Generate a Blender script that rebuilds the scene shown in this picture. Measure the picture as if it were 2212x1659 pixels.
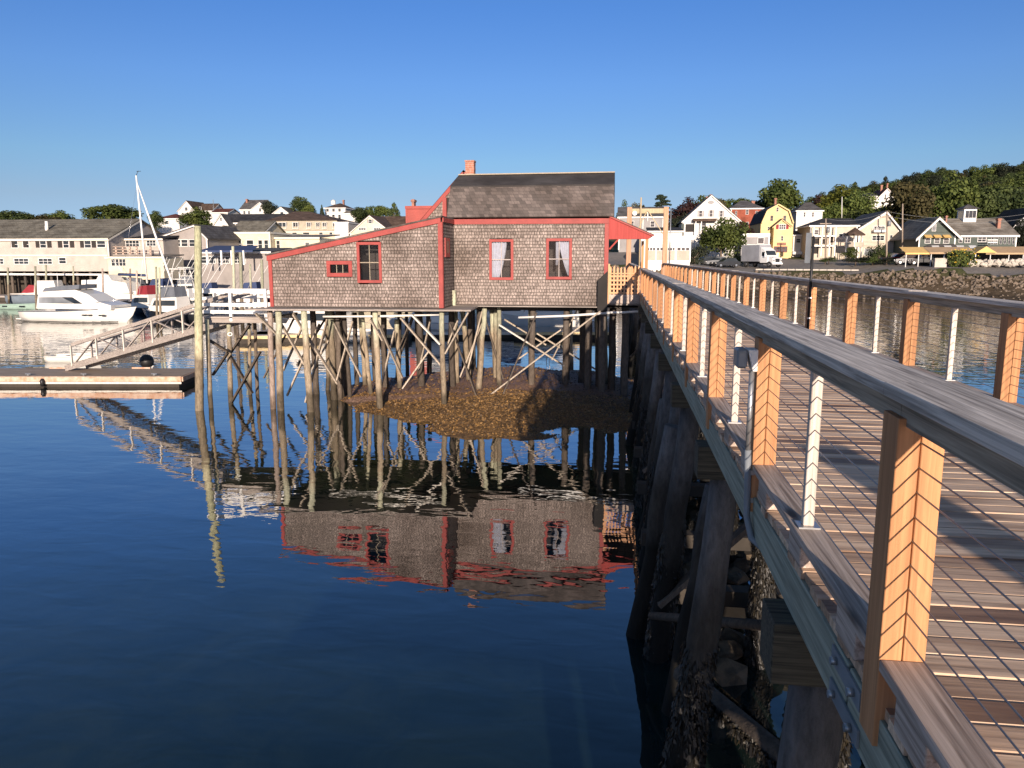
import bpy, math, random
from mathutils import Vector, Matrix
R = math.radians
rnd = random.Random(7)
for o in list(bpy.data.objects): bpy.data.objects.remove(o)
scene = bpy.context.scene
col = scene.collection

# ------------------------------------------------------------------ camera
CAMZ = 5.85
cam = bpy.data.objects.new('camera', bpy.data.cameras.new('camera'))
col.objects.link(cam)
cam.location = (0, 0, CAMZ)
PITCH, YAW = 9.311, 7.743
cam.rotation_euler = (R(90 - PITCH), 0, R(YAW))
cam.data.sensor_width = 36.0
cam.data.lens = 1662 / 2212 * 36
cam.data.clip_start = 0.05
cam.data.clip_end = 4000
scene.camera = cam

# ------------------------------------------------------------------ light
LDIR = Vector((-0.165, 1.0, -0.195)).normalized()      # where the sunlight travels
EL = math.asin(-LDIR.z)
AZ = math.atan2(-LDIR.x, -LDIR.y)
world = bpy.data.worlds.new('World'); scene.world = world
world.use_nodes = True
wn = world.node_tree.nodes; wl = world.node_tree.links
bg = wn['Background']
sky = wn.new('ShaderNodeTexSky'); sky.sky_type = 'NISHITA'
sky.sun_disc = False; sky.sun_elevation = EL; sky.sun_rotation = AZ
sky.altitude = 0; sky.air_density = 0.5; sky.dust_density = 0.2; sky.ozone_density = 6.0
hsv = wn.new('ShaderNodeHueSaturation'); hsv.inputs['Saturation'].default_value = 1.0
hsv.inputs['Hue'].default_value = 0.5
wl.new(sky.outputs[0], hsv.inputs['Color'])
# sky recoloured by height; strong red overhead added to warm the fill light
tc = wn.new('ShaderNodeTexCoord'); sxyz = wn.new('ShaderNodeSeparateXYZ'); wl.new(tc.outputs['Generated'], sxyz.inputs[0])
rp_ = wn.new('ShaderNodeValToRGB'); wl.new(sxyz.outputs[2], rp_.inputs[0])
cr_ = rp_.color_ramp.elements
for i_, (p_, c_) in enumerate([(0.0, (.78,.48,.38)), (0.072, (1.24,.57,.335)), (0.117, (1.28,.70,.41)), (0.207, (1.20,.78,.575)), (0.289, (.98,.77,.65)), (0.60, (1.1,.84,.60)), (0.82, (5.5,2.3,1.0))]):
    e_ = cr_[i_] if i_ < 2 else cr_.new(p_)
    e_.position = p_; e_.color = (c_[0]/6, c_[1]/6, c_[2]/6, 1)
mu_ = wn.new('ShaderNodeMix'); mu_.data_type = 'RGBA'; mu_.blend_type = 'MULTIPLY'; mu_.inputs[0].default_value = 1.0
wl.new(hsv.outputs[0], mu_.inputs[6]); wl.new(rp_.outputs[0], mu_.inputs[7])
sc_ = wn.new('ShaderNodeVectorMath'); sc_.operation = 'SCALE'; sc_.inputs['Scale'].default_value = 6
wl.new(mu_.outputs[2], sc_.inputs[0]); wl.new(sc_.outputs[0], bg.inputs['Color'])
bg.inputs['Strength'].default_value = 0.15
sun = bpy.data.objects.new('sun', bpy.data.lights.new('sun', 'SUN'))
col.objects.link(sun)
sun.data.energy = 4.2; sun.data.angle = R(0.5); sun.data.color = (1.0, 0.83, 0.68)
sun.rotation_euler = LDIR.to_track_quat('-Z', 'Y').to_euler()
sun.location = (20, -60, 60)
scene.view_settings.view_transform = 'Standard'
scene.view_settings.look = 'None'
scene.view_settings.exposure = 0.88
scene.view_settings.gamma = 1.0
scene.render.resolution_x = 1024; scene.render.resolution_y = 768

# ------------------------------------------------------------------ helpers
def _basis():
    y, p = R(YAW), R(PITCH)
    d = Vector((-math.sin(y)*math.cos(p), math.cos(y)*math.cos(p), -math.sin(p)))
    r = Vector((math.cos(y), math.sin(y), 0)); return r, r.cross(d), d
_r, _u, _d = _basis()
def ray(x, y): return _d + _r*((x-1106)/1662) - _u*((y-829.5)/1662)
def at(x, y, Y):                       # survey of the place: point at distance Y north of the viewer
    v = ray(x, y); v = v*(Y/v.y); return Vector((v.x, v.y, v.z+CAMZ))
def onz(x, y, z):                      # point on the level z
    v = ray(x, y); v = v*((z-CAMZ)/v.z); return Vector((v.x, v.y, z))

class MB:
    def __init__(s): s.v = []; s.f = []; s.sm = []
    def face(s, pts, smooth=False):
        n = len(s.v); s.v += [tuple(p) for p in pts]; s.f.append(tuple(range(n, n+len(pts)))); s.sm.append(smooth); return s
    def box(s, x0, x1, y0, y1, z0, z1):
        n = len(s.v)
        s.v += [(x0,y0,z0),(x1,y0,z0),(x1,y1,z0),(x0,y1,z0),(x0,y0,z1),(x1,y0,z1),(x1,y1,z1),(x0,y1,z1)]
        for q in ((0,3,2,1),(4,5,6,7),(0,1,5,4),(1,2,6,5),(2,3,7,6),(3,0,4,7)):
            s.f.append(tuple(n+i for i in q)); s.sm.append(False)
        return s
    def bar(s, p, q, w, h, up=(0,0,1)):
        p, q = Vector(p), Vector(q); d = (q-p).normalized(); up = Vector(up)
        a = d.cross(up)
        if a.length < 1e-4: a = d.cross(Vector((1,0,0)))
        a.normalize(); b = a.cross(d); a = a*(w/2); b = b*(h/2)
        n = len(s.v)
        for c in (p, q):
            s.v += [tuple(c-a-b), tuple(c+a-b), tuple(c+a+b), tuple(c-a+b)]
        for k in ((0,1,2,3),(7,6,5,4),(0,4,5,1),(1,5,6,2),(2,6,7,3),(3,7,4,0)):
            s.f.append(tuple(n+i for i in k)); s.sm.append(False)
        return s
    def tube(s, pts, rad, n=8, smooth=True, cap=True):
        pts = [Vector(p) for p in pts]
        if not isinstance(rad, (list, tuple)): rad = [rad]*len(pts)
        b0 = len(s.v); a = None
        for i, p in enumerate(pts):
            d = (pts[min(i+1, len(pts)-1)] - pts[max(i-1, 0)]).normalized()
            if a is None:
                a = d.cross(Vector((0.3, 0.9, 0.2))).normalized()
            else:
                a = (a - d*a.dot(d)).normalized()
            b = d.cross(a)
            for k in range(n):
                t = 2*math.pi*k/n
                s.v.append(tuple(p + (a*math.cos(t)+b*math.sin(t))*rad[i]))
        for i in range(len(pts)-1):
            for k in range(n):
                k2 = (k+1) % n
                s.f.append((b0+i*n+k, b0+i*n+k2, b0+(i+1)*n+k2, b0+(i+1)*n+k)); s.sm.append(smooth)
        if cap:
            s.f.append(tuple(b0+k for k in reversed(range(n)))); s.sm.append(False)
            e = b0+(len(pts)-1)*n
            s.f.append(tuple(e+k for k in range(n))); s.sm.append(False)
        return s
    def prism(s, poly, fn0, fn1):          # poly of 2d points carried to 3d by fn0 (near) and fn1 (far)
        a = [fn0(*p) for p in poly]; b = [fn1(*p) for p in poly]; n = len(poly)
        s.face(a); s.face(list(reversed(b)))
        for i in range(n):
            j = (i+1) % n; s.face([a[i], b[i], b[j], a[j]])
        return s
    def loft(s, secs, closed=False, smooth=True, caps=False):
        m = len(secs[0]); b0 = len(s.v)
        for c in secs: s.v += [tuple(p) for p in c]
        for i in range(len(secs)-1):
            for k in range(m if closed else m-1):
                k2 = (k+1) % m
                s.f.append((b0+i*m+k, b0+(i+1)*m+k, b0+(i+1)*m+k2, b0+i*m+k2)); s.sm.append(smooth)
        if caps:
            s.f.append(tuple(b0+k for k in range(m))); s.sm.append(False)
            e = b0+(len(secs)-1)*m
            s.f.append(tuple(e+k for k in reversed(range(m)))); s.sm.append(False)
        return s
    def build(s, name, m, parent=None, bevel=0, fix=True):
        me = bpy.data.meshes.new(name)
        o = (0,0,0) if parent is None else ORG[parent.name]
        me.from_pydata([(v[0]-o[0], v[1]-o[1], v[2]-o[2]) for v in s.v], [], s.f)
        me.polygons.foreach_set('use_smooth', s.sm)
        if fix:
            import bmesh
            bm = bmesh.new(); bm.from_mesh(me)
            bmesh.ops.remove_doubles(bm, verts=bm.verts, dist=0.0004)
            bmesh.ops.recalc_face_normals(bm, faces=bm.faces); bm.to_mesh(me); bm.free()
        me.materials.append(m); me.update()
        ob = bpy.data.objects.new(name, me); col.objects.link(ob)
        ORG[ob.name] = o
        if parent is not None: ob.parent = parent
        if bevel:
            b = ob.modifiers.new('bevel', 'BEVEL'); b.width = bevel; b.segments = 1; b.limit_method = 'ANGLE'
        return ob
ORG = {}
def thing(name, label, cat, loc=(0,0,0), group=None):
    e = bpy.data.objects.new(name, None); col.objects.link(e); e.location = loc; e.empty_display_size = 0.3
    ORG[e.name] = tuple(loc); return tag(e, label, cat, group)
def tag(o, label, cat, group=None):
    o['label'] = label; o['category'] = cat
    if group: o['group'] = group
    return o
def struct(o): o['kind'] = 'structure'; return o
def stuff(o): o['kind'] = 'stuff'; return o
def rebase(o, loc):                        # move the origin of a single-mesh thing to its base
    me = o.data; loc = Vector(loc); me.transform(Matrix.Translation(-loc)); o.location = loc; ORG[o.name] = tuple(loc); return o

# ------------------------------------------------------------------ materials
def newmat(name):
    m = bpy.data.materials.new(name); m.use_nodes = True
    nt = m.node_tree; b = nt.nodes['Principled BSDF']; return m, nt.nodes, nt.links, b
def nd(ns, t, **kw):
    n = ns.new(t)
    for k, v in kw.items():
        if k in n.inputs: n.inputs[k].default_value = v
        else: setattr(n, k, v)
    return n
def mixc(ns, ls, fac, a, b, mode='MIX'):
    n = ns.new('ShaderNodeMix'); n.data_type = 'RGBA'; n.blend_type = mode
    def put(i, v):
        if hasattr(v, 'links'): ls.new(v, n.inputs[i])
        elif isinstance(v, (int, float)): n.inputs[i].default_value = v
        else: n.inputs[i].default_value = (*v, 1)
    put(0, fac); put(6, a); put(7, b); return n.outputs[2]
def pos(ns, ls, scale=(1,1,1)):
    g = ns.new('ShaderNodeNewGeometry'); m = ns.new('ShaderNodeMapping'); m.inputs['Scale'].default_value = scale
    ls.new(g.outputs['Position'], m.inputs[0]); return m.outputs[0]
def ramp(ns, ls, fac, stops):
    r = ns.new('ShaderNodeValToRGB'); ls.new(fac, r.inputs[0])
    e = r.color_ramp.elements
    while len(e) < len(stops): e.new(0.5)
    for i, (p, c) in enumerate(stops):
        e[i].position = p; e[i].color = (*c, 1) if len(c) == 3 else c
    return r.outputs[0]
def bump(ns, ls, b, h, strength, dist=0.02):
    n = ns.new('ShaderNodeBump'); n.inputs['Strength'].default_value = strength; n.inputs['Distance'].default_value = dist
    ls.new(h, n.inputs['Height']); ls.new(n.outputs[0], b.inputs['Normal']); return n
def paint(name, c, rough=0.55, var=0.18, scale=1.5, bmp=0.0, dirt=None, metal=0.0, spec=0.4):
    m, ns, ls, b = newmat(name)
    n = nd(ns, 'ShaderNodeTexNoise', Scale=scale, Detail=6.0, Roughness=0.65); ls.new(pos(ns, ls), n.inputs['Vector'])
    d = dirt if dirt else tuple(x*(1-var*2) for x in c)
    f = ramp(ns, ls, n.outputs['Fac'], [(0.30, (0,0,0)), (0.62, (1,1,1))])
    ls.new(mixc(ns, ls, f, d, c), b.inputs['Base Color'])
    b.inputs['Roughness'].default_value = rough; b.inputs['Metallic'].default_value = metal
    b.inputs['Specular IOR Level'].default_value = spec
    if bmp: bump(ns, ls, b, n.outputs['Fac'], bmp)
    return m
def wood(name, dark, light, axis='Z', rough=0.75, fine=1.0, tint=0.25, bmp=0.35, knots=None):
    m, ns, ls, b = newmat(name)
    sc = {'X': (1.7, 58, 58), 'Y': (58, 1.7, 58), 'Z': (58, 58, 1.7)}[axis]
    sc = tuple(v*fine for v in sc)
    g = pos(ns, ls, sc)
    w = nd(ns, 'ShaderNodeTexNoise', Scale=0.9, Detail=8.0, Roughness=0.6, Distortion=0.6); ls.new(g, w.inputs['Vector'])
    big = nd(ns, 'ShaderNodeTexNoise', Scale=1.1, Detail=3.0); ls.new(pos(ns, ls, tuple(v*0.06 for v in sc)), big.inputs['Vector'])
    c = ramp(ns, ls, w.outputs['Fac'], [(0.34, dark), (0.50, tuple((x*0.45+y*0.55) for x, y in zip(dark, light))), (0.62, light)])
    oi = ns.new('ShaderNodeObjectInfo')
    h = ns.new('ShaderNodeHueSaturation'); ls.new(c, h.inputs['Color'])
    mr = nd(ns, 'ShaderNodeMapRange'); mr.inputs[3].default_value = 1-tint; mr.inputs[4].default_value = 1+tint
    ls.new(big.outputs['Fac'], mr.inputs[0]); 
    ad = nd(ns, 'ShaderNodeMath', operation='MULTIPLY_ADD'); ls.new(oi.outputs['Random'], ad.inputs[0]); ad.inputs[1].default_value = tint*1.2
    ls.new(mr.outputs[0], ad.inputs[2]); sb = nd(ns, 'ShaderNodeMath', operation='SUBTRACT'); ls.new(ad.outputs[0], sb.inputs[0]); sb.inputs[1].default_value = tint*0.6
    ls.new(sb.outputs[0], h.inputs['Value'])
    out = h.outputs[0]
    if knots:
        v = nd(ns, 'ShaderNodeTexVoronoi', Scale=knots); ksc = {'X': (1, 3, 3), 'Y': (3, 1, 3), 'Z': (3, 3, 1)}[axis]
        ls.new(pos(ns, ls, ksc), v.inputs['Vector'])
        kf = ramp(ns, ls, v.outputs['Distance'], [(0.05, (1,1,1)), (0.14, (0,0,0))])
        out = mixc(ns, ls, kf, out, tuple(x*0.45 for x in dark))
    ls.new(out, b.inputs['Base Color']); b.inputs['Roughness'].default_value = rough
    b.inputs['Specular IOR Level'].default_value = 0.3
    bump(ns, ls, b, w.outputs['Fac'], bmp, 0.006)
    return m
def shingle(name, c1, c2, gap, bw=0.15, rh=0.125, slope=1.0, streak=0.5, msize=0.006, scale2=1.0):
    m, ns, ls, b = newmat(name)
    g = ns.new('ShaderNodeNewGeometry'); sp = ns.new('ShaderNodeSeparateXYZ'); ls.new(g.outputs['Position'], sp.inputs[0])
    a = nd(ns, 'ShaderNodeMath', operation='ADD'); ls.new(sp.outputs[0], a.inputs[0]); ls.new(sp.outputs[1], a.inputs[1])
    z = nd(ns, 'ShaderNodeMath', operation='MULTIPLY'); ls.new(sp.outputs[2], z.inputs[0]); z.inputs[1].default_value = slope
    cb = ns.new('ShaderNodeCombineXYZ'); ls.new(a.outputs[0], cb.inputs[0]); ls.new(z.outputs[0], cb.inputs[1])
    br = nd(ns, 'ShaderNodeTexBrick', Scale=1.0); br.offset = 0.37; br.offset_frequency = 2; br.squash = 0.8; br.squash_frequency = 3
    br.inputs['Brick Width'].default_value = bw; br.inputs['Row Height'].default_value = rh
    br.inputs['Mortar Size'].default_value = msize; br.inputs['Mortar Smooth'].default_value = 0.4; br.inputs['Bias'].default_value = -0.1
    br.inputs['Color1'].default_value = (*c1, 1); br.inputs['Color2'].default_value = (*c2, 1); br.inputs['Mortar'].default_value = (*gap, 1)
    ls.new(cb.outputs[0], br.inputs['Vector'])
    st = nd(ns, 'ShaderNodeTexNoise', Scale=1.0, Detail=5.0, Roughness=0.7); mp = ns.new('ShaderNodeMapping'); mp.inputs['Scale'].default_value = (22*scale2, 7*scale2, 1)
    ls.new(cb.outputs[0], mp.inputs[0]); ls.new(mp.outputs[0], st.inputs['Vector'])
    bgn = nd(ns, 'ShaderNodeTexNoise', Scale=0.7, Detail=3.0); ls.new(g.outputs['Position'], bgn.inputs['Vector'])
    f1 = ramp(ns, ls, st.outputs['Fac'], [(0.34, (1,1,1)), (0.60, (0,0,0))])
    fm = nd(ns, 'ShaderNodeMath', operation='MULTIPLY'); ls.new(f1, fm.inputs[0]); fm.inputs[1].default_value = streak
    c = mixc(ns, ls, fm.outputs[0], br.outputs['Color'], gap)
    f2 = ramp(ns, ls, bgn.outputs['Fac'], [(0.33, (0.62,0.60,0.58)), (0.65, (1.12,1.12,1.12))])
    c = mixc(ns, ls, 1.0, c, f2, 'MULTIPLY')
    ls.new(c, b.inputs['Base Color']); b.inputs['Roughness'].default_value = 0.85; b.inputs['Specular IOR Level'].default_value = 0.2
    bump(ns, ls, b, br.outputs['Fac'], -0.5, 0.012)
    return m
def siding(name, c, rh=0.3, depth=0.35):          # clapboards far away
    m, ns, ls, b = newmat(name)
    g = ns.new('ShaderNodeNewGeometry'); sp = ns.new('ShaderNodeSeparateXYZ'); ls.new(g.outputs['Position'], sp.inputs[0])
    z = nd(ns, 'ShaderNodeMath', operation='DIVIDE'); ls.new(sp.outputs[2], z.inputs[0]); z.inputs[1].default_value = rh
    fr = nd(ns, 'ShaderNodeMath', operation='FRACT'); ls.new(z.outputs[0], fr.inputs[0])
    n = nd(ns, 'ShaderNodeTexNoise', Scale=0.8, Detail=5.0); ls.new(g.outputs['Position'], n.inputs['Vector'])
    f = ramp(ns, ls, n.outputs['Fac'], [(0.3, tuple(x*0.78 for x in c)), (0.65, c)])
    ls.new(f, b.inputs['Base Color']); b.inputs['Roughness'].default_value = 0.6
    bump(ns, ls, b, fr.outputs[0], depth, 0.03)
    return m
def glassmat(name, tint=(0.02,0.025,0.03)):
    m, ns, ls, b = newmat(name)
    n = nd(ns, 'ShaderNodeTexNoise', Scale=0.5, Detail=2.0); ls.new(pos(ns, ls), n.inputs['Vector'])
    ls.new(ramp(ns, ls, n.outputs['Fac'], [(0.3, tuple(x*0.5 for x in tint)), (0.7, tuple(x*1.8 for x in tint))]), b.inputs['Base Color'])
    b.inputs['Roughness'].default_value = 0.08; b.inputs['Specular IOR Level'].default_value = 0.6
    return m
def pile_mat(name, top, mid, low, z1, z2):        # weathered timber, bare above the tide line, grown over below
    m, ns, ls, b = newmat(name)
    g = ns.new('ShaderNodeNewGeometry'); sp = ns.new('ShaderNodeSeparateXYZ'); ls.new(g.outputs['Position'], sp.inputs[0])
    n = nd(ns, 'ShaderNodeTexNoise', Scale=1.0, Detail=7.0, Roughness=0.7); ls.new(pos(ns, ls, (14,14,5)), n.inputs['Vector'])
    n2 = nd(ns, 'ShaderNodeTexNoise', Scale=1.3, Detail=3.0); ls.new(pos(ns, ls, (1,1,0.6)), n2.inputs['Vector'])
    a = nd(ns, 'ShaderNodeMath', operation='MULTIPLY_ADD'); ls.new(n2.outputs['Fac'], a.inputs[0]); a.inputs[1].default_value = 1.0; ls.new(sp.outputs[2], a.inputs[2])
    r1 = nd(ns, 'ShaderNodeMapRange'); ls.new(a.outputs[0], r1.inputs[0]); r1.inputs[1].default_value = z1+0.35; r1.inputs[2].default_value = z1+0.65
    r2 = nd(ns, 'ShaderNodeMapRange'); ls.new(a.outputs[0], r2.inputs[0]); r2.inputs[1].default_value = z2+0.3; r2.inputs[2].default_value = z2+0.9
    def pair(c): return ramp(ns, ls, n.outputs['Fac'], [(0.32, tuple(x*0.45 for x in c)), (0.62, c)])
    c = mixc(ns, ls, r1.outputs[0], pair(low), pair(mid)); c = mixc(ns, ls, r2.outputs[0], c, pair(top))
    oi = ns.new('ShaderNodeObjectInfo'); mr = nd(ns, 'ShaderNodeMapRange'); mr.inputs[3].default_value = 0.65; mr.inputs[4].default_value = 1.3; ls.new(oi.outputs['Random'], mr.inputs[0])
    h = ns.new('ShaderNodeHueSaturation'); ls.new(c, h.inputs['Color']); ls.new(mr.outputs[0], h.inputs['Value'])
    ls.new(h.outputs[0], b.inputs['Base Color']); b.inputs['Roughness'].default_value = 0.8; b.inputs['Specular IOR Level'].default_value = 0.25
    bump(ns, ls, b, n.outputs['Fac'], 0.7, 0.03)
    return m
def leafmat(name, c1, c2, c3=None):
    m, ns, ls, b = newmat(name)
    g = ns.new('ShaderNodeNewGeometry')
    n = nd(ns, 'ShaderNodeTexNoise', Scale=0.35, Detail=3.0); ls.new(g.outputs['Position'], n.inputs['Vector'])
    n2 = nd(ns, 'ShaderNodeTexWhiteNoise'); n2.noise_dimensions = '1D'; ls.new(g.outputs['Random Per Island'], n2.inputs['W'])
    a = nd(ns, 'ShaderNodeMath', operation='MULTIPLY_ADD'); ls.new(n2.outputs['Value'], a.inputs[0]); a.inputs[1].default_value = 0.35; ls.new(n.outputs['Fac'], a.inputs[2])
    c = ramp(ns, ls, a.outputs[0], [(0.45, c1), (0.95, c2)])
    oi = ns.new('ShaderNodeObjectInfo'); mr = nd(ns, 'ShaderNodeMapRange'); mr.inputs[3].default_value = 0.7; mr.inputs[4].default_value = 1.35; ls.new(oi.outputs['Random'], mr.inputs[0])
    h = ns.new('ShaderNodeHueSaturation'); ls.new(c, h.inputs['Color']); ls.new(mr.outputs[0], h.inputs['Value'])
    ls.new(h.outputs[0], b.inputs['Base Color']); b.inputs['Roughness'].default_value = 0.7; b.inputs['Specular IOR Level'].default_value = 0.15
    t = ns.new('ShaderNodeBsdfTranslucent'); ls.new(h.outputs[0], t.inputs['Color'])
    mx = ns.new('ShaderNodeMixShader'); mx.inputs[0].default_value = 0.22
    ls.new(b.outputs[0], mx.inputs[1]); ls.new(t.outputs[0], mx.inputs[2]); ls.new(mx.outputs[0], ns['Material Output'].inputs['Surface'])
    return m

M = {}
M['post'] = wood('cedar post', (0.315,0.145,0.064), (0.49,0.246,0.113), 'Z', 0.7, 0.8, 0.22, 0.15, knots=1.6)
M['cap'] = wood('grey rail wood', (0.26,0.22,0.185), (0.74,0.65,0.56), 'Y', 0.75, 1.0, 0.18, 0.6)
M['subrail'] = wood('grey brown rail wood', (0.16,0.135,0.10), (0.44,0.37,0.28), 'Y', 0.75, 1.0, 0.18, 0.4)
M['curb'] = wood('brown grey curb wood', (0.20,0.15,0.12), (0.54,0.44,0.37), 'Y', 0.75, 0.8, 0.3, 0.4, knots=1.2)
M['beam'] = wood('green treated beam', (0.15,0.165,0.13), (0.34,0.36,0.29), 'Y', 0.8, 0.7, 0.15, 0.4)
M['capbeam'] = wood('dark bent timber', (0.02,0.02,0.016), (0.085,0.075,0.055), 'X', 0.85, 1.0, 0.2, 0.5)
M['baluster'] = wood('pale baluster', (0.40,0.34,0.29), (0.60,0.53,0.46), 'Z', 0.55, 1.0, 0.12, 0.1)
M['steel'] = paint('galvanised steel', (0.42,0.43,0.44), 0.35, 0.15, 8, 0, metal=0.7)
M['cable'] = paint('steel cable', (0.24,0.24,0.25), 0.35, 0.1, 8, 0, metal=0.6)
M['lampgrey'] = paint('grey lamp metal', (0.20,0.22,0.24), 0.4, 0.1, 4)
M['white'] = paint('white paint', (0.74,0.73,0.70), 0.5, 0.06, 2.0)
M['gelcoat'] = paint('white gelcoat', (0.70,0.68,0.63), 0.25, 0.04, 0.6)
M['red'] = paint('red trim paint', (0.31,0.050,0.043), 0.6, 0.13, 3.0, 0.1)
M['redboard'] = wood('red painted boards', (0.27,0.033,0.027), (0.345,0.046,0.04), 'Z', 0.65, 0.4, 0.12, 0.2)
M['shingle'] = shingle('weathered shingles', (0.425,0.352,0.318), (0.245,0.20,0.18), (0.06,0.05,0.042), 0.13, 0.125, 1.0, 0.85, 0.012)
M['roof'] = shingle('grey roof shingles', (0.165,0.137,0.125), (0.078,0.068,0.063), (0.05,0.043,0.04), 0.22, 0.13, 1.0, 0.35, 0.006, 0.5)
M['roofdark'] = shingle('dark upper roof', (0.075,0.068,0.066), (0.060,0.055,0.052), (0.035,0.03,0.03), 0.3, 0.13, 2.5, 0.25, 0.004, 0.5)
M['brick'] = shingle('brick', (0.36,0.12,0.07), (0.27,0.085,0.05), (0.30,0.26,0.22), 0.2, 0.075, 1.0, 0.25, 0.01)
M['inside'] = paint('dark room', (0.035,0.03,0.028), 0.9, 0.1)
M['curtain'] = paint('curtain cloth', (0.36,0.38,0.45), 0.9, 0.12, 6)
M['weathered'] = wood('weathered planks', (0.20,0.17,0.15), (0.42,0.37,0.33), 'X', 0.85, 0.6, 0.22, 0.4)
M['weatheredz'] = wood('weathered boards', (0.20,0.16,0.13), (0.44,0.38,0.31), 'Z', 0.85, 0.6, 0.25, 0.4)
M['gatewood'] = wood('new cedar lattice', (0.46,0.235,0.12), (0.64,0.36,0.20), 'Z', 0.7, 0.6, 0.15, 0.2)
M['portal'] = wood('portal timber', (0.30,0.16,0.09), (0.46,0.28,0.18), 'Z', 0.75, 0.5, 0.2, 0.3)
M['paleply'] = wood('pale green timber', (0.34,0.26,0.15), (0.46,0.38,0.25), 'Z', 0.75, 0.5, 0.2, 0.3)
M['pile'] = pile_mat('pier pile', (0.45,0.45,0.33), (0.30,0.24,0.17), (0.10,0.08,0.055), 0.7, 2.75)
M['pilepale'] = pile_mat('pale pile', (0.52,0.42,0.36), (0.46,0.36,0.30), (0.22,0.16,0.12), 0.5, 2.6)
M['piledark'] = pile_mat('dark pile', (0.12,0.10,0.085), (0.12,0.095,0.075), (0.07,0.055,0.04), 0.2, 2.6)
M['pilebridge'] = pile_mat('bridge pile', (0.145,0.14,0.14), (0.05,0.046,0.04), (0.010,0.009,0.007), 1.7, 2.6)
M['poletall'] = pile_mat('mooring pole', (0.36,0.36,0.23), (0.44,0.40,0.26), (0.20,0.16,0.11), 2.05, 3.2)
M['brace'] = wood('brace timber', (0.20,0.165,0.13), (0.42,0.36,0.29), 'Z', 0.85, 0.7, 0.35, 0.4)
M['bracewhite'] = wood('pale timber', (0.46,0.42,0.36), (0.66,0.61,0.54), 'Z', 0.8, 0.5, 0.1, 0.3)
M['black'] = paint('black paint', (0.015,0.015,0.016), 0.5, 0.1)
M['blackwood'] = paint('black stained board', (0.02,0.017,0.016), 0.8, 0.2)
M['rust'] = paint('rusty float timber', (0.56,0.43,0.34), 0.85, 0.2, 3.5, 0.2, dirt=(0.40,0.19,0.10))
M['darkwood'] = paint('wet dark timber', (0.05,0.04,0.03), 0.8, 0.2)
M['pane'] = glassmat('window glass')
M['panelight'] = glassmat('grey glass', (0.16,0.17,0.18))
M['concrete0'] = paint('pale rope', (0.45,0.40,0.30), 0.9, 0.15, 6)
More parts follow.
